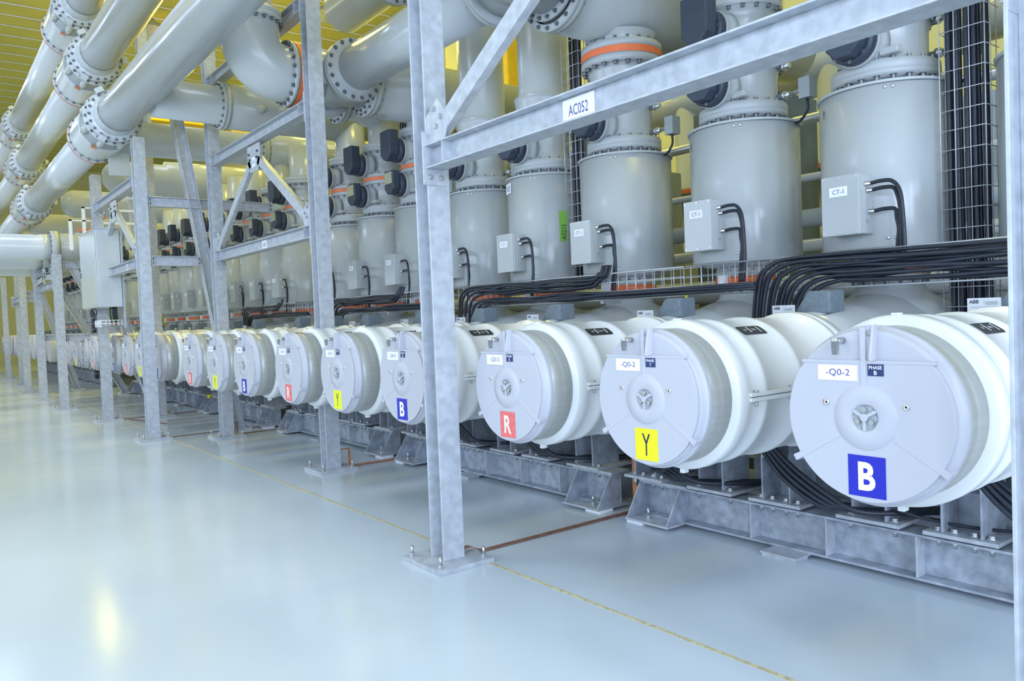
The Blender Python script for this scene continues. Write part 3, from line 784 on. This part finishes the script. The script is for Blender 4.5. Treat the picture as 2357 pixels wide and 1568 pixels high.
# ================================================================ THREE MAIN BUS DUCTS OVER THE AISLE
XP = 2.45
DUCT = [(4.62, 13.05, 'lowest'), (5.74, 14.1, 'middle'), (6.88, 15.1, 'uppermost')]
def joint(z, y, which, i, far):
    t = thing('expansion_joint', (XP, y, z-.36), '%s of the three ribbed bolted duct joints, %s' % (which, 'nearer set at upper left' if not far else 'farther set at the left edge'), 'duct joint', 'bolted joints of the three large ducts')
    zc = .36; r = .26
    def fl(a, rf, nm, mt='greyd', th=.035, nb=22, side=-1):
        MB().lathe([(a, r), (a, rf), (a+th, rf), (a+th, r)], (0, 0, zc), Y, 56, cap=(False, False)).ring((0, 0, zc), Y*side, rf-.028, -a if side < 0 else a+th, .015, .02, nb).build(nm, mt, t)
    MB().lathe([(-1.02, .262), (-.86, .266), (-.78, .285)], (0, 0, zc), Y, 56, cap=(False, False)).build('collar', 'pipe', t)
    fl(-.80, .36, 'bolted_flange', 'pipe', nb=20); fl(-.66, .385, 'bolted_flange', 'pipe', nb=20)
    MB().lathe([(-.77, .30), (-.64, .30)], (0, 0, zc), Y, 56, cap=(False, False)).build('neck_ring', 'mid', t)
    MB().lathe([(-.63, .325), (-.50, .30), (-.30, .32), (-.20, .325), (-.18, .36)], (0, 0, zc), Y, 48, cap=(False, False)).build('bellows', 'mid', t)
    for k in range(8):
        a = 2*pi*(k+.5)/8; c = Vector((.345*math.cos(a), 0, zc+.345*math.sin(a)))
        MB().lathe([(-.62, .02), (-.52, .048), (-.34, .05), (-.20, .036)], c, Y, 14).build('spring_cup', 'grey', t)
    for k in range(3):
        a = pi*.62+2*pi*k/3+.15; c = Vector((.37*math.cos(a), 0, zc+.37*math.sin(a))); e = Vector((math.cos(a), 0, math.sin(a))); q = Vector((-math.sin(a), 0, math.cos(a)))
        b = MB().prism([(-.05, -.02), (.05, -.02), (.05, .05), (-.05, .05)], c+Y*-.86, q, e, Y*.06).prism([(-.05, -.02), (.05, -.02), (.05, .05), (-.05, .05)], c+Y*-.18, q, e, Y*.06).build('strap_lug', 'pipe', t)
        MB().prism([(-.03, .0), (.03, 0), (.03, .035), (-.03, .035)], c+Y*-.80, q, e, Y*.03).prism([(-.03, 0), (.03, 0), (.03, .035), (-.03, .035)], c+Y*-.21, q, e, Y*.03).build('copper_link', 'copper', b)
    MB().lathe([(-.18, .365), (-.15, .37), (.62, .36), (.70, .37)], (0, 0, zc), Y, 56).build('body', 'pipe', t)
    MB().lathe([(.70, .37), (.70, .385), (.78, .385)], (0, 0, zc), Y, 56).ring((0, 0, zc), -Y, .375, -.66, .014, .03, 20).build('end_flange', 'pipe', t)
    MB().lathe([(.78, .387), (.795, .387)], (0, 0, zc), Y, 56).build('gasket', 'orange', t)
    if which == 'lowest' and not far:
        MB().box(.12, .42, .42, .46, zc-.62, zc-.1).build('support_bracket', 'pipe', t, .004)
names = {}
for z, y, wh in DUCT:
    joint(z, y, wh, 0, False); joint(z, y+8.8, wh, 1, True)
    ypipe(XP, z, -2.0 if wh == 'lowest' else -2, y-.98, .26, '%s large duct at upper left, nearest length toward the camera' % wh)
    ypipe(XP, z, y+.80, y+7.82, .26, '%s large duct at upper left, length between its two joints' % wh)
    ypipe(XP, z, y+9.6, y+20, .26, '%s large duct at the left edge, farthest length' % wh)

# crossing pipes at the left
for k, (y, z) in enumerate(((19.4, 3.42), (20.9, 3.32), (22.2, 3.24))):
    t = thing('crossing_pipe', (-1.9, y, z-.26), ['nearest horizontal pipe crossing the aisle at left, with yellowish flange', 'second of the pipes crossing the aisle at left, just below the nearest', 'third and farthest pipe crossing the aisle at left'][k], 'bus pipe', 'pipes crossing the aisle at left')
    MB().lathe([(-5.9, .26), (4.15, .26), (4.17, .275), (4.36, .275)], (0, 0, .26), X, 48).build('tube', 'pipe', t)
    MB().lathe([(4.36, .27), (4.36, .35), (4.44, .35), (4.50, .35), (4.50, .27)], (0, 0, .26), X, 48, cap=(False, False)).ring((0, 0, .26), -X, .325, -4.36, .014, .022, 18).build('bolted_flange', 'greyd', t)
    MB().lathe([(4.50, .27), (4.54, .31), (4.95, .31), (5.1, .27), (5.2, .18), (5.24, .02)], (0, 0, .26), X, 44).build('end_dome', 'grey', t)

# ================================================================ STEELWORK
def column(x, y, lab, ztop=8.9, b=.16, plate=(.42, .46), grp='galvanised H-section columns'):
    t = thing('steel_column', (x, y, 0), lab, 'steel column', grp)
    MB().hbeam((0, 0, .03), (0, 0, ztop), b, b, Y, .013, .009).build('post', 'galv', t, .002)
    MB().box(-plate[0]/2, plate[0]/2, -plate[1]/2, plate[1]/2, 0, .03).build('base_plate', 'label' if False else 'galv', t, .002)
    for sx in (-1, 1):
        for sy in (-1, 1):
            px, py = sx*(plate[0]/2-.045), sy*(plate[1]/2-.055)
            MB().cyl((px, py, .03), (px, py, .054), .018, 6, False).cyl((px, py, .05), (px, py, .10), .010, 10).build('anchor_bolt', 'steel', t)
    return t
column(2.68, .885, 'galvanised column cut by the right edge of the photo', 3.98)
column(2.72, 4.35, 'nearest full height galvanised column, right of centre', 3.98)
column(3.53, 7.93, 'galvanised column left of centre behind the white breakers, right end of the braced frame')
column(3.53, 11.45, 'galvanised column at the left end of the braced frame, foot behind the breakers')
column(2.70, 12.15, 'galvanised column in front of the breakers left of the leaning brace', 4.32)
column(2.70, 15.40, 'galvanised column under the hanging grey cabinet', 4.32)
column(3.53, 15.2, 'dull galvanised column behind the tall left column')
column(2.46, 18.60, 'galvanised column at left with foot plate, second left of the cabinet', 3.2)
column(2.42, 21.50, 'stained galvanised column with yellow tape at left', 3.2)
column(2.42, 24.6, 'broad pale galvanised column next to the taped one', 3.2)
column(2.70, 28.8, 'far galvanised column, second from the left edge', 3.6)
column(2.68, 33.0, 'far galvanised column nearest the left edge', 3.6)
column(2.68, 37.5, 'farthest pale galvanised column at the left edge', 3.6)
def ybeam(x, z, y0, y1, lab, h=.14, b=.14, lbl=None, plates=True):
    t = thing('steel_beam', (x, (y0+y1)/2, z-h/2), lab, 'steel beam', 'galvanised beams between the columns')
    a = (y1-y0)/2; zc = h/2
    MB().hbeam((0, -a, zc), (0, a, zc), h, b, Z, .010, .007).build('beam', 'galv', t, .002)
    if plates:
        for s in (-1, 1):
            yy = s*a
            MB().box(-.085, .085, min(yy, yy-s*.012), max(yy, yy-s*.012), -.10, h+.08).build('end_plate', 'galv', t, .001)
            for bx in (-.04, .04):
                for bz in (-.05, h+.05):
                    MB().cyl((bx, yy-s*.012, bz), (bx, yy-s*.022, bz), .017, 12).cyl((bx, yy-s*.02, bz), (bx, yy-s*.038, bz), .011, 6, False).build('hex_bolt', 'steel', t)
            MB().box(-.069, .069, yy-s*.20, yy-s*.208, .01, h-.01).build('stiffener', 'galv', t)
    if lbl:
        s, yy, wd = lbl
        p = MB().box(-.007, -.0035-.0, yy-(y0+y1)/2-wd/2, yy-(y0+y1)/2+wd/2, .014, h-.018).build('bay_label', 'label', t)
        p.location.x = -.0015
        text(MB(), s, (-.0078, yy-(y0+y1)/2, h/2-.002), -Y, Z, wd*.62, h*.36).build('lettering', 'ink', p)
    return t
ybeam(2.69, 2.61, .95, 4.27, 'long galvanised beam with the AC052 label crossing the upper right', lbl=('AC052', 2.90, .23), h=.15)
ybeam(2.69, 3.85, .95, 4.27, 'galvanised beam above the frame top at right')
ybeam(3.53, 2.58, 8.01, 11.37, 'lower galvanised beam of the braced frame with a small white label', lbl=('AC051', 9.58, .16))
ybeam(3.53, 3.91, 8.01, 11.37, 'upper galvanised beam of the braced frame carrying the gusset plate')
ybeam(3.53, 5.0, 8.01, 11.37, 'topmost galvanised beam passing behind the large elbow')
ybeam(2.70, 2.55, 12.23, 15.32, 'lower galvanised beam right of the hanging cabinet', lbl=('AC051', 13.2, .12))
ybeam(2.70, 3.73, 12.23, 15.32, 'upper galvanised beam under the lowest duct joint at left')
ybeam(2.46, 2.60, 18.68, 21.42, 'galvanised lower beam between the left columns', lbl=('AC050', 20.1, .16))
ybeam(2.46, 2.95, 18.68, 21.42, 'galvanised beam under the crossing pipe at left')
ybeam(2.6, 2.6, 24.7, 28.7, 'far galvanised beam between far left columns')
def xbeam(y, z, x0, x1, lab, h=.14, b=.12):
    t = thing('steel_beam', ((x0+x1)/2, y, z-h/2), lab, 'steel beam', 'galvanised cross beams')
    MB().hbeam((-(x1-x0)/2, 0, h/2), ((x1-x0)/2, 0, h/2), h, b, Z, .010, .007).build('beam', 'galv', t, .002)
    for s in (-1, 1):
        e = s*(x1-x0)/2
        MB().box(min(e, e-s*.012), max(e, e-s*.012), -.07, .07, -.01, h+.01).build('end_plate', 'galv', t)
        for bz in (.04, .1):
            for by in (-.045, .045): MB().cyl((e-s*.012, by, bz), (e-s*.03, by, bz), .014, 6, False).build('hex_bolt', 'zincdark', t)
xbeam(12.15, 2.57, 2.79, 3.48, 'short galvanised cross beam from the tall left column to the leaning brace')
xbeam(18.6, 1.47, 2.56, 4.2, 'low galvanised cross beam at left between far posts')
xbeam(21.5, 1.47, 2.52, 4.2, 'farther low galvanised cross beam at left')
xbeam(18.6, 2.98, 2.56, 3.6, 'short galvanised cross beam under the crossing pipe dome')
xbeam(12.15, 3.42, 2.79, 4.6, 'dull galvanised cross beam behind the leaning brace')
def kbrace(x, y0, y1, z0, z1, lab, lbl=None):
    t = thing('braced_gusset', (x, (y0+y1)/2, z0), lab, 'cross brace')
    yc = (y0+y1)/2; a = (y1-y0)/2; H = z1-z0
    g = MB().prism([(-.22, H), (.22, H), (.22, H-.20), (.12, H-.33), (-.12, H-.33), (-.22, H-.20)], (-.05, 0, 0), Y, Z, (.01, 0, 0)).build('gusset', 'galv', t, .002)
    for yy, zz in ((.15, H-.10), (.12, H-.17), (-.15, H-.10), (-.12, H-.17)):
        MB().cyl((-.052, yy, zz), (-.068, yy, zz), .016, 6, False).build('hex_bolt', 'zincdark', t)
    for s in (-1, 1):
        p0 = Vector((-.02, s*.13, H-.20)); p1 = Vector((-.02, s*(a-.13), .07)); dd = p1-p0; q = X.cross(dd).normalized()
        m = MB().prism([(-.03, -.055), (.03, -.055), (.03, .055), (-.03, .055)], p0, X, q, dd)
        m.build('diagonal', 'galv', t, .003)
        MB().prism([(0, 0), (s*-.20, 0), (s*-.26, .12), (s*-.13, .26), (0, .17)], (-.055, s*a, 0), Y, Z, (.010, 0, 0)).build('corner_gusset', 'galv', t, .002)
        for yy, zz in ((.12, .09), (.17, .14), (.10, .2)):
            MB().cyl((-.055, s*(a-yy), zz), (-.075, s*(a-yy), zz), .017, 6, False).build('hex_bolt', 'steel', t)
    if lbl:
        p = MB().box(-.053, -.05, -.06, .06, H-.27, H-.15).build('bay_label', 'label', g)
        text(MB(), lbl, (-.0536, 0, H-.21), -Y, Z, .08, .04).build('lettering', 'ink', p)
kbrace(2.70, .95, 4.27, 2.69, 3.76, 'galvanised diagonal brace rising above the AC052 beam')
kbrace(3.53, 8.01, 11.37, 2.65, 3.82, 'inverted V brace with white labelled gusset in the braced frame', 'AC051')
kbrace(2.70, 12.23, 15.32, 2.62, 3.64, 'inverted V brace right of the hanging cabinet')
kbrace(2.44, 18.7, 21.4, 2.68, 3.0, 'small inverted V brace between the left columns')
def strut(p0, p1, n, lab, h=.16, b=.14):
    p0 = Vector(p0); p1 = Vector(p1)
    t = thing('diagonal_brace', p0, lab, 'diagonal brace', 'leaning galvanised braces')
    MB().hbeam((0, 0, 0), p1-p0, h, b, n, .012, .009).build('member', 'galv', t, .002)
    MB().box(-.16, .16, -.16, .16, -.02, .01).build('foot', 'galv', t)
strut((3.92, 12.15, .02), (3.14, 12.15, 5.4), X, 'long leaning H-section brace left of the braced frame')
strut((4.2, 18.6, .02), (2.7, 18.6, 3.0), X, 'leaning brace rising to the crossing pipe at left')
strut((4.2, 21.5, .02), (2.7, 21.5, 3.0), X, 'far leaning brace behind the low cross beam')
strut((3.55, 15.66, .02), (2.85, 15.66, 2.6), X, 'leaning brace foot beside the cabinet column')
strut((3.6, 24.6, .02), (2.7, 24.6, 3.1), X, 'leaning brace behind the broad pale column')

# ================================================================ CABLE TRAYS
def wire(mb, a, b, r=.0028): mb.cyl(a, b, r, 5)
TX = 4.70
tray_lab = ['galvanised wire cable tray at right below the CT boxes', 'galvanised wire cable tray right of the near column', 'galvanised wire cable tray left of the near column', 'wire cable tray behind the third column']
for i, (y0, y1) in enumerate(((.2, 3.95), (3.97, 7.55), (7.8, 11.2), (11.6, 15.1))):
    t = thing('wire_cable_tray', (TX, (y0+y1)/2, 1.69), tray_lab[i], 'cable tray', 'wire mesh cable trays')
    a = (y1-y0)/2; m = MB()
    for zz, rr in ((0, .006), (.22, .006), (.07, .003), (.145, .003)): m.cyl((0, -a, zz), (0, a, zz), rr, 6)
    for xx, zz in ((.05, 0), (.10, 0), (.15, 0), (.20, 0), (.20, .07), (.20, .145), (.20, .22)): m.cyl((xx, -a, zz), (xx, a, zz), .003, 5)
    y = -a
    while y < a:
        wire(m, (0, y, 0), (0, y, .22)); wire(m, (0, y, 0), (.20, y, 0)); wire(m, (.20, y, 0), (.20, y, .22)); y += .10
    m.build('mesh', 'tag', t)
    for k in range(2):
        MB().box(-.008, .20, -a/2+k*a-.015, -a/2+k*a+.015, -.03, -.006).build('tray_bracket', 'galv', t)
# bundle cables: run along the outside of the tray, then bend down at the left end
BUN = [(.4, 3.0, 14), (3.98, 6.72, 13), (7.9, 10.0, 12), (11.7, 13.6, 9)]
bname = ['in the tray at the right edge', 'in the tray right of the near column', 'in the tray left of the near column', 'in the tray behind the third column']
for i, (y0, y1, n) in enumerate(BUN):
    g = 'black cable bundle %s' % bname[i]
    for k in range(n):
        row = k % 7; lay = k//7
        x = TX-.035-.03*lay-.008*(row % 3)
        z = 1.725+.027*row+.004*lay
        ye = y1+.06*row-.05*lay*1.0-.20
        r = .0125
        ys, pre = y0, [(x, y0, z+.02*math.sin(k))]
        if i:
            ys = y0-.7 if row < 3 else (0, 4.77, 8.25, 12.1)[i]+.02*(k % 4)
            if row < 3: z = 1.715+.016*row
            pre = [(x, ys, z)] if row < 3 else [(x+.05, ys-.01, 1.98), (x+.02, ys, 1.90), (x, ys+.05, z+.03), (x, ys+.14, z)]
        pts = pre
        for s in (.25, .45, .65, .82):
            pts.append((x+random.uniform(-.008, .008), max(y0, ys+.2)+(y1-max(y0, ys+.2))*s, z+random.uniform(-.018, .018)))
        pts += [(x, ye-.10, z+.005), (x, ye+.05, z-.035), (x+.01, ye+.14, z-.13), (x+.03, ye+.20, 1.45), (x+.04, ye+.22, 1.20)]
        o = MB().tube(bez(pts, 6), r, 8).build('control_cable', 'cable')
        tag(o, 'one of the black cables bundled %s' % bname[i], 'cable', g)
# risers
def riser(x, y0, y1, z0, z1, lab, nc=9):
    t = thing('mesh_cable_riser', (x, (y0+y1)/2, z0), lab, 'cable riser', 'vertical wire mesh cable risers')
    a = (y1-y0)/2; H = z1-z0; m = MB()
    for yy in (-a, -a/3, a/3, a): m.cyl((0, yy, 0), (0, yy, H), .0035, 5); 
    for xx in (.08, .16): m.cyl((xx, -a, 0), (xx, -a, H), .0035, 5); m.cyl((xx, a, 0), (xx, a, H), .0035, 5)
    z = 0
    while z < H:
        m.cyl((0, -a, z), (0, a, z), .003, 5); m.cyl((0, -a, z), (.2, -a, z), .003, 5); m.cyl((0, a, z), (.2, a, z), .003, 5); z += .12
    m.build('mesh', 'tag', t)
    for k in range(nc):
        yy = -a*.8+1.5*a*(k % 5)/4; xx = .05+.04*(k//5)
        o = MB().tube(bez([(x+xx, (y0+y1)/2+yy, z0+.0), (x+xx+random.uniform(-.01, .01), (y0+y1)/2+yy+random.uniform(-.01, .01), z0+H/2), (x+xx, (y0+y1)/2+yy, z1)], 6), .016, 8).build('control_cable', 'cable')
        tag(o, 'black cable inside the %s' % lab, 'cable', 'cables in the %s' % lab)
riser(5.12, 2.00, 2.26, 1.30, 4.4, 'tall wire mesh riser at far right', 10)
riser(5.16, 5.56, 5.80, 1.92, 4.6, 'wire mesh riser left of the transformer with orange flange', 4)
riser(5.25, 9.02, 9.22, 1.9, 4.4, 'wire mesh riser behind the near column', 6)
riser(3.1, 18.95, 19.3, .55, 3.0, 'dark wire mesh riser among the far left posts', 8)
# slanting black cables beneath the tanks
for i, (y, nm) in enumerate(((2.62, 'the blue and yellow plate breakers'), (1.36, 'the blue plate breaker at the right edge'), (3.78, 'the yellow and red plate breakers'), (5.25, 'the red plate breaker'), (6.4, 'the near column'))):
    for k in range(4):
        o = MB().tube(bez([(4.50, y+.52+.02*k, .88), (4.30, y+.36+.03*k, .74), (4.24, y+.16+.03*k, .60-.02*k), (4.24, y-.08+.03*k, .46-.02*k), (4.27, y-.24+.03*k, .39), (4.50, y-.42+.03*k, .37), (4.9, y-.60+.03*k, .34)], 6), .016, 8).build('power_cable', 'cable')
        tag(o, 'black slanting cable beneath the tanks near %s' % nm, 'cable', 'slanting cables near %s' % nm)
o = MB().tube(bez([(4.35, 2.50, .80), (4.38, 2.35, .50), (4.40, 2.2, .40), (4.46, 1.9, .36), (4.56, 1.6, .36)], 6), .009, 6).build('thin_cable', 'cable'); tag(o, 'thin black cable sagging onto the skid frame between Y and B breakers', 'cable')
o = MB().tube(bez([(3.9, 3.62, .78), (4.05, 3.60, .60), (4.12, 3.72, .47), (4.12, 3.83, .47), (4.14, 3.76, .57), (4.3, 3.5, .60)], 6), .012, 8).build('cable_loop', 'cable'); tag(o, 'black cable hanging in a loop below the salmon R breaker', 'cable')
o = MB().tube(bez([(4.68, 3.93, 1.70), (4.6, 3.87, 1.67), (4.5, 3.80, 1.60), (4.45, 3.79, 1.48)], 6), .009, 8).build('earth_wire', 'yel'); tag(o, 'short yellow wire dropping from the tray to a drive box', 'wire')
o = MB().tube(bez([(4.6, 8.1, .15), (4.75, 7.95, .22), (4.95, 7.85, .25), (5.3, 7.8, .1)], 6), .022, 8).build('yellow_hose', 'yel'); tag(o, 'yellow hose on the floor between skid frames', 'hose')
o = MB().tube(bez([(4.3, 14.95, .30), (4.6, 15.1, .34), (5.0, 15.3, .25), (5.6, 15.5, .1)], 6), .03, 8).build('yellow_hose', 'yel'); tag(o, 'yellow hose behind the cabinet column', 'hose')

# ================================================================ EARTHING STRIPS
def strip(name, pts, wd, m_, lab, th=.006):
    mb = MB()
    for a, b in zip(pts[:-1], pts[1:]):
        a = Vector(a); b = Vector(b); d = b-a; q = Vector((-d.y, d.x, 0)); q = q.normalized()*wd/2 if q.length > 1e-5 else Y*wd/2
        n = d.cross(q).normalized()*th
        mb.add([a-q, a+q, b+q, b-q, a-q+n, a+q+n, b+q+n, b-q+n], [(0, 3, 2, 1), (4, 5, 6, 7), (0, 1, 5, 4), (1, 2, 6, 5), (2, 3, 7, 6), (3, 0, 4, 7)])
    o = mb.build(name, m_); tag(o, lab, 'earthing strip'); return o
strip('earthing_strip', [(2.80, 4.36, .05), (2.90, 4.36, .055), (2.96, 4.36, .02), (3.02, 4.36, .004), (4.46, 4.36, .004)], .045, 'rust', 'brown copper strip on the floor from the near column to the skid frames')
strip('earthing_strip', [(4.50, 4.36, .0), (4.50, 4.36, .50)], .05, 'copper', 'orange upright copper bar between the two nearest skid frames')
strip('earthing_strip', [(3.62, 7.93, .20), (3.74, 7.93, .20), (3.745, 7.93, .01), (4.4, 7.93, .005)], .05, 'copper', 'bent copper strip at the foot of the second column')
strip('earthing_strip', [(3.62, 11.6, .18), (3.72, 11.6, .18), (3.725, 11.6, .005), (4.6, 11.6, .004)], .05, 'rust', 'bent rusty strip at the foot of the braced frame column')
strip('earthing_strip', [(2.82, 12.15, .035), (2.95, 12.15, .005), (4.3, 12.15, .004)], .04, 'rust', 'brown floor strip from the tall left column')
strip('earthing_strip', [(2.82, 15.4, .035), (2.95, 15.4, .005), (4.3, 15.4, .004)], .04, 'rust', 'brown floor strip from the cabinet column')
strip('earthing_strip', [(3.0, 15.2, .004), (3.3, 13.9, .004)], .04, 'rust', 'brown floor strip running between left columns')

# ================================================================ HANGING CABINET
t = thing('control_cabinet', (2.65, 15.0, 1.98), 'pale grey control cabinet hanging on the column at left', 'control cabinet')
MB().box(-.19, .17, -.70, .75, 0, 1.28).build('case', 'pipe', t, .008)
d = MB().box(-.205, -.192, -.685, .735, .01, 1.27).build('door', 'pipe', t, .005)
MB().box(-.215, -.205, .68, .70, .55, .64).build('handle', 'black', d)
m = MB().box(-.2, .18, -.72, .76, 1.28, 1.30); m.build('rain_cover', 'pipe', t)
MB().box(.175, .19, -.80, -.66, -.35, 1.25).build('mounting_plate', 'galv', t)
for k in range(7):
    o = MB().tube(bez([(2.68+.03*(k % 4), 14.42+.05*k, 1.98), (2.68+.03*(k % 4), 14.42+.05*k, 1.85), (2.70+.03*(k % 4), 14.44+.05*k, 1.72)], 4), .012 if k != 5 else .014, 6).build('control_cable', 'cable' if k != 5 else 'green')
    tag(o, 'black cable entering the bottom of the hanging cabinet' if k != 5 else 'green and yellow cable entering the bottom of the hanging cabinet', 'cable', 'cables under the hanging cabinet' if k != 5 else None)
for k in range(2):
    pts = [(2.5+.02*k, 14.95+.35*k+.16*math.cos(a), 1.90+.07*math.sin(a)) for a in [2*pi*j/16 for j in range(16)]]
    o = MB().tube(pts, .010, 6).build('cable_coil', 'cable'); tag(o, 'black cable coil hanging below the cabinet, %s' % ('nearer one' if k == 0 else 'farther one'), 'cable')
t = thing('mesh_basket', (2.65, 14.6, 1.66), 'white mesh basket below the hanging cabinet', 'cable basket')
m = MB()
for k in range(9): m.cyl((-.16, -.3+.075*k, 0), (-.16, -.3+.075*k, .10), .006, 5); m.cyl((-.16, -.3+.075*k, 0), (.14, -.3+.075*k, 0), .006, 5)
for zz in (0, .05, .10): m.cyl((-.16, -.3, zz), (-.16, .3, zz), .006, 5)
for xx in (-.16, -.1, -.04, .02, .08, .14): m.cyl((xx, -.3, 0), (xx, -.3, .1), .006, 5)
for zz in (0, .05, .10): m.cyl((-.16, -.3, zz), (.14, -.3, zz), .006, 5)
m.build('mesh', 'label', t)
# three bracketed valve groups above the cabinet
for k in range(3):
    x, y, z = 2.72+.24*k, 17.6, 3.55+.26*k
    t = thing('valve_bracket', (x, y, z), 'pale U bracket with small valves above the cabinet, %s' % ('leftmost', 'middle', 'rightmost')[k], 'valve bracket', 'valve brackets above the cabinet')
    MB().box(-.15, -.09, -.03, .0, -.35, .25).box(-.15, .45, -.03, .03, .225, .25).build('bracket', 'label', t)
    m = MB()
    for j in range(3): m.cyl((.02+.11*j, 0, -.22), (.02+.11*j, 0, .05), .012, 8)
    m.cyl((-.1, 0, -.02), (.35, 0, -.02), .018, 8)
    m.build('valve_pipes', 'steel', t)
    MB().box(.0, .28, -.02, .02, .04, .08).build('handle', 'orange', t)
    MB().box(.40, 1.3-.24*k, -.02, .02, .19, .235).build('arm', 'label', t)

# ================================================================ EQUIPMENT BEHIND
def simple_box(nm, cat, lab, x0, x1, y0, y1, z0, z1, m_, g=None, door=True):
    t = thing(nm, ((x0+x1)/2, (y0+y1)/2, z0), lab, cat, g)
    a, b, h = (x1-x0)/2, (y1-y0)/2, z1-z0
    MB().box(-a, a, -b, b, 0, h).build('case', m_, t, .01)
    if door: MB().box(-a-.012, -a, -b+.03, b-.03, .05, h-.05).build('door', m_, t, .005)
    return t
for k, y in enumerate((.2, 1.9, 3.5, 5.6, 7.6, 9.6, 11.8, 14.0, 16.5)):
    simple_box('rear_cabinet', 'cabinet', 'grey cabinet standing behind the transformers, number %s from the right' % ('one', 'two', 'three', 'four', 'five', 'six', 'seven', 'eight', 'nine')[k], 7.6, 8.3, y-.6, y+.6, 0, 3.9 if k % 2 else 3.4, ('mid', 'dark')[k % 2], 'grey cabinets behind the transformers')
for k, (z, r, x) in enumerate(((2.15, .06, 6.9), (2.42, .09, 7.0), (1.75, .12, 6.8), (3.35, .05, 6.9), (2.85, .04, 7.2))):
    o = MB().cyl((x, -3, z), (x, 22, z), r, 16).build('service_pipe', ('grey', 'mid', 'greyd', 'steel', 'greyd')[k]); tag(o, '%s service pipe running along the hall behind the transformers' % ('thin upper grey', 'thick dull grey', 'lowest and thickest grey', 'topmost steel', 'thin dull grey')[k], 'pipe')
for k, y in enumerate((3.0, 5.3, 7.6, 10.0, 12.3, 15.0, 18.0, 21.0)):
    t = thing('rear_vessel', (9.3, y, 0), 'tall pale vessel far behind the transformers, %s from the right' % ('first', 'second', 'third', 'fourth', 'fifth', 'sixth', 'seventh', 'eighth')[k], 'gas tank', 'rear vertical vessels')
    MB().lathe([(0, .45), (.1, .5), (2.4, .5), (2.5, .42), (2.55, .3), (3.2, .3), (3.22, .38), (3.34, .38), (3.36, .26), (5.2, .26)], (0, 0, 0), Z, 32).build('shell', 'mid', t)
    MB().lathe([(3.24, .385), (3.30, .385)], (0, 0, 0), Z, 32, cap=(False, False)).build('sealing_band', 'orange', t)
    MB().lathe([(-.9, .28), (.9, .28)], (0, 0, 4.6), Y, 28).build('cross_pipe', 'grey', t)
t = thing('shade_filler', (6.7, 9, 0), 'added dark block standing in for shade behind the skid frames', 'shade filler')  # dark block added to paint the shade in gaps beneath the tanks
MB().box(-.25, .25, -14, 14, 0, 1.35).build('dark_block', 'dark', t)
t = thing('bridge_crane', (9.5, 27.0, 8.2), 'yellow overhead crane girder far behind the risers', 'crane')
MB().box(-5, 3.48, -.3, .3, 0, .7).build('girder', 'amber', t)
MB().box(-.6, .6, -.5, .5, -.5, 0).build('trolley', 'amber', t)
t = thing('bridge_crane', (12.5, 16.3, 7.2), 'bright yellow hoist unit seen between the two tall risers', 'crane')
MB().box(-.4, .47, -.7, .9, 0, 1.5).build('drive', 'amber', t, .05)
MB().box(-.3, .3, -.3, .3, -.9, 0).build('panel', 'label', t)
# housings of the added fill lights, then the high-bay lamps
for y in (-2, 8, 18, 30):
    t = thing('fill_light_housing', (-.6, y, 9.46), 'white housing of an added fill light above the aisle', 'lamp', 'added fill light housings above the aisle')
    MB().box(-1.0, 1.0, -3.0, 3.0, 0, .12).build('housing', 'label', t)
    for yy in (-2.5, 2.5): MB().cyl((0, yy, .12), (0, yy, 2.05), .02, 8).build('hanger', 'steel', t)
k = 0
for x, y in LAMPS:
        k += 1
        t = thing('high_bay_lamp', (x, y, 10.72), 'yellow high bay lamp under the roof', 'lamp', 'high bay lamps under the roof')
        MB().lathe([(0, .62), (.12, .55), (.3, .2), (.42, .12)], (0, 0, 0), Z, 24, cap=(False, True)).build('reflector', 'tag', t)
        MB().cyl((0, 0, .42), (0, 0, .86), .02, 8).build('rod', 'steel', t)
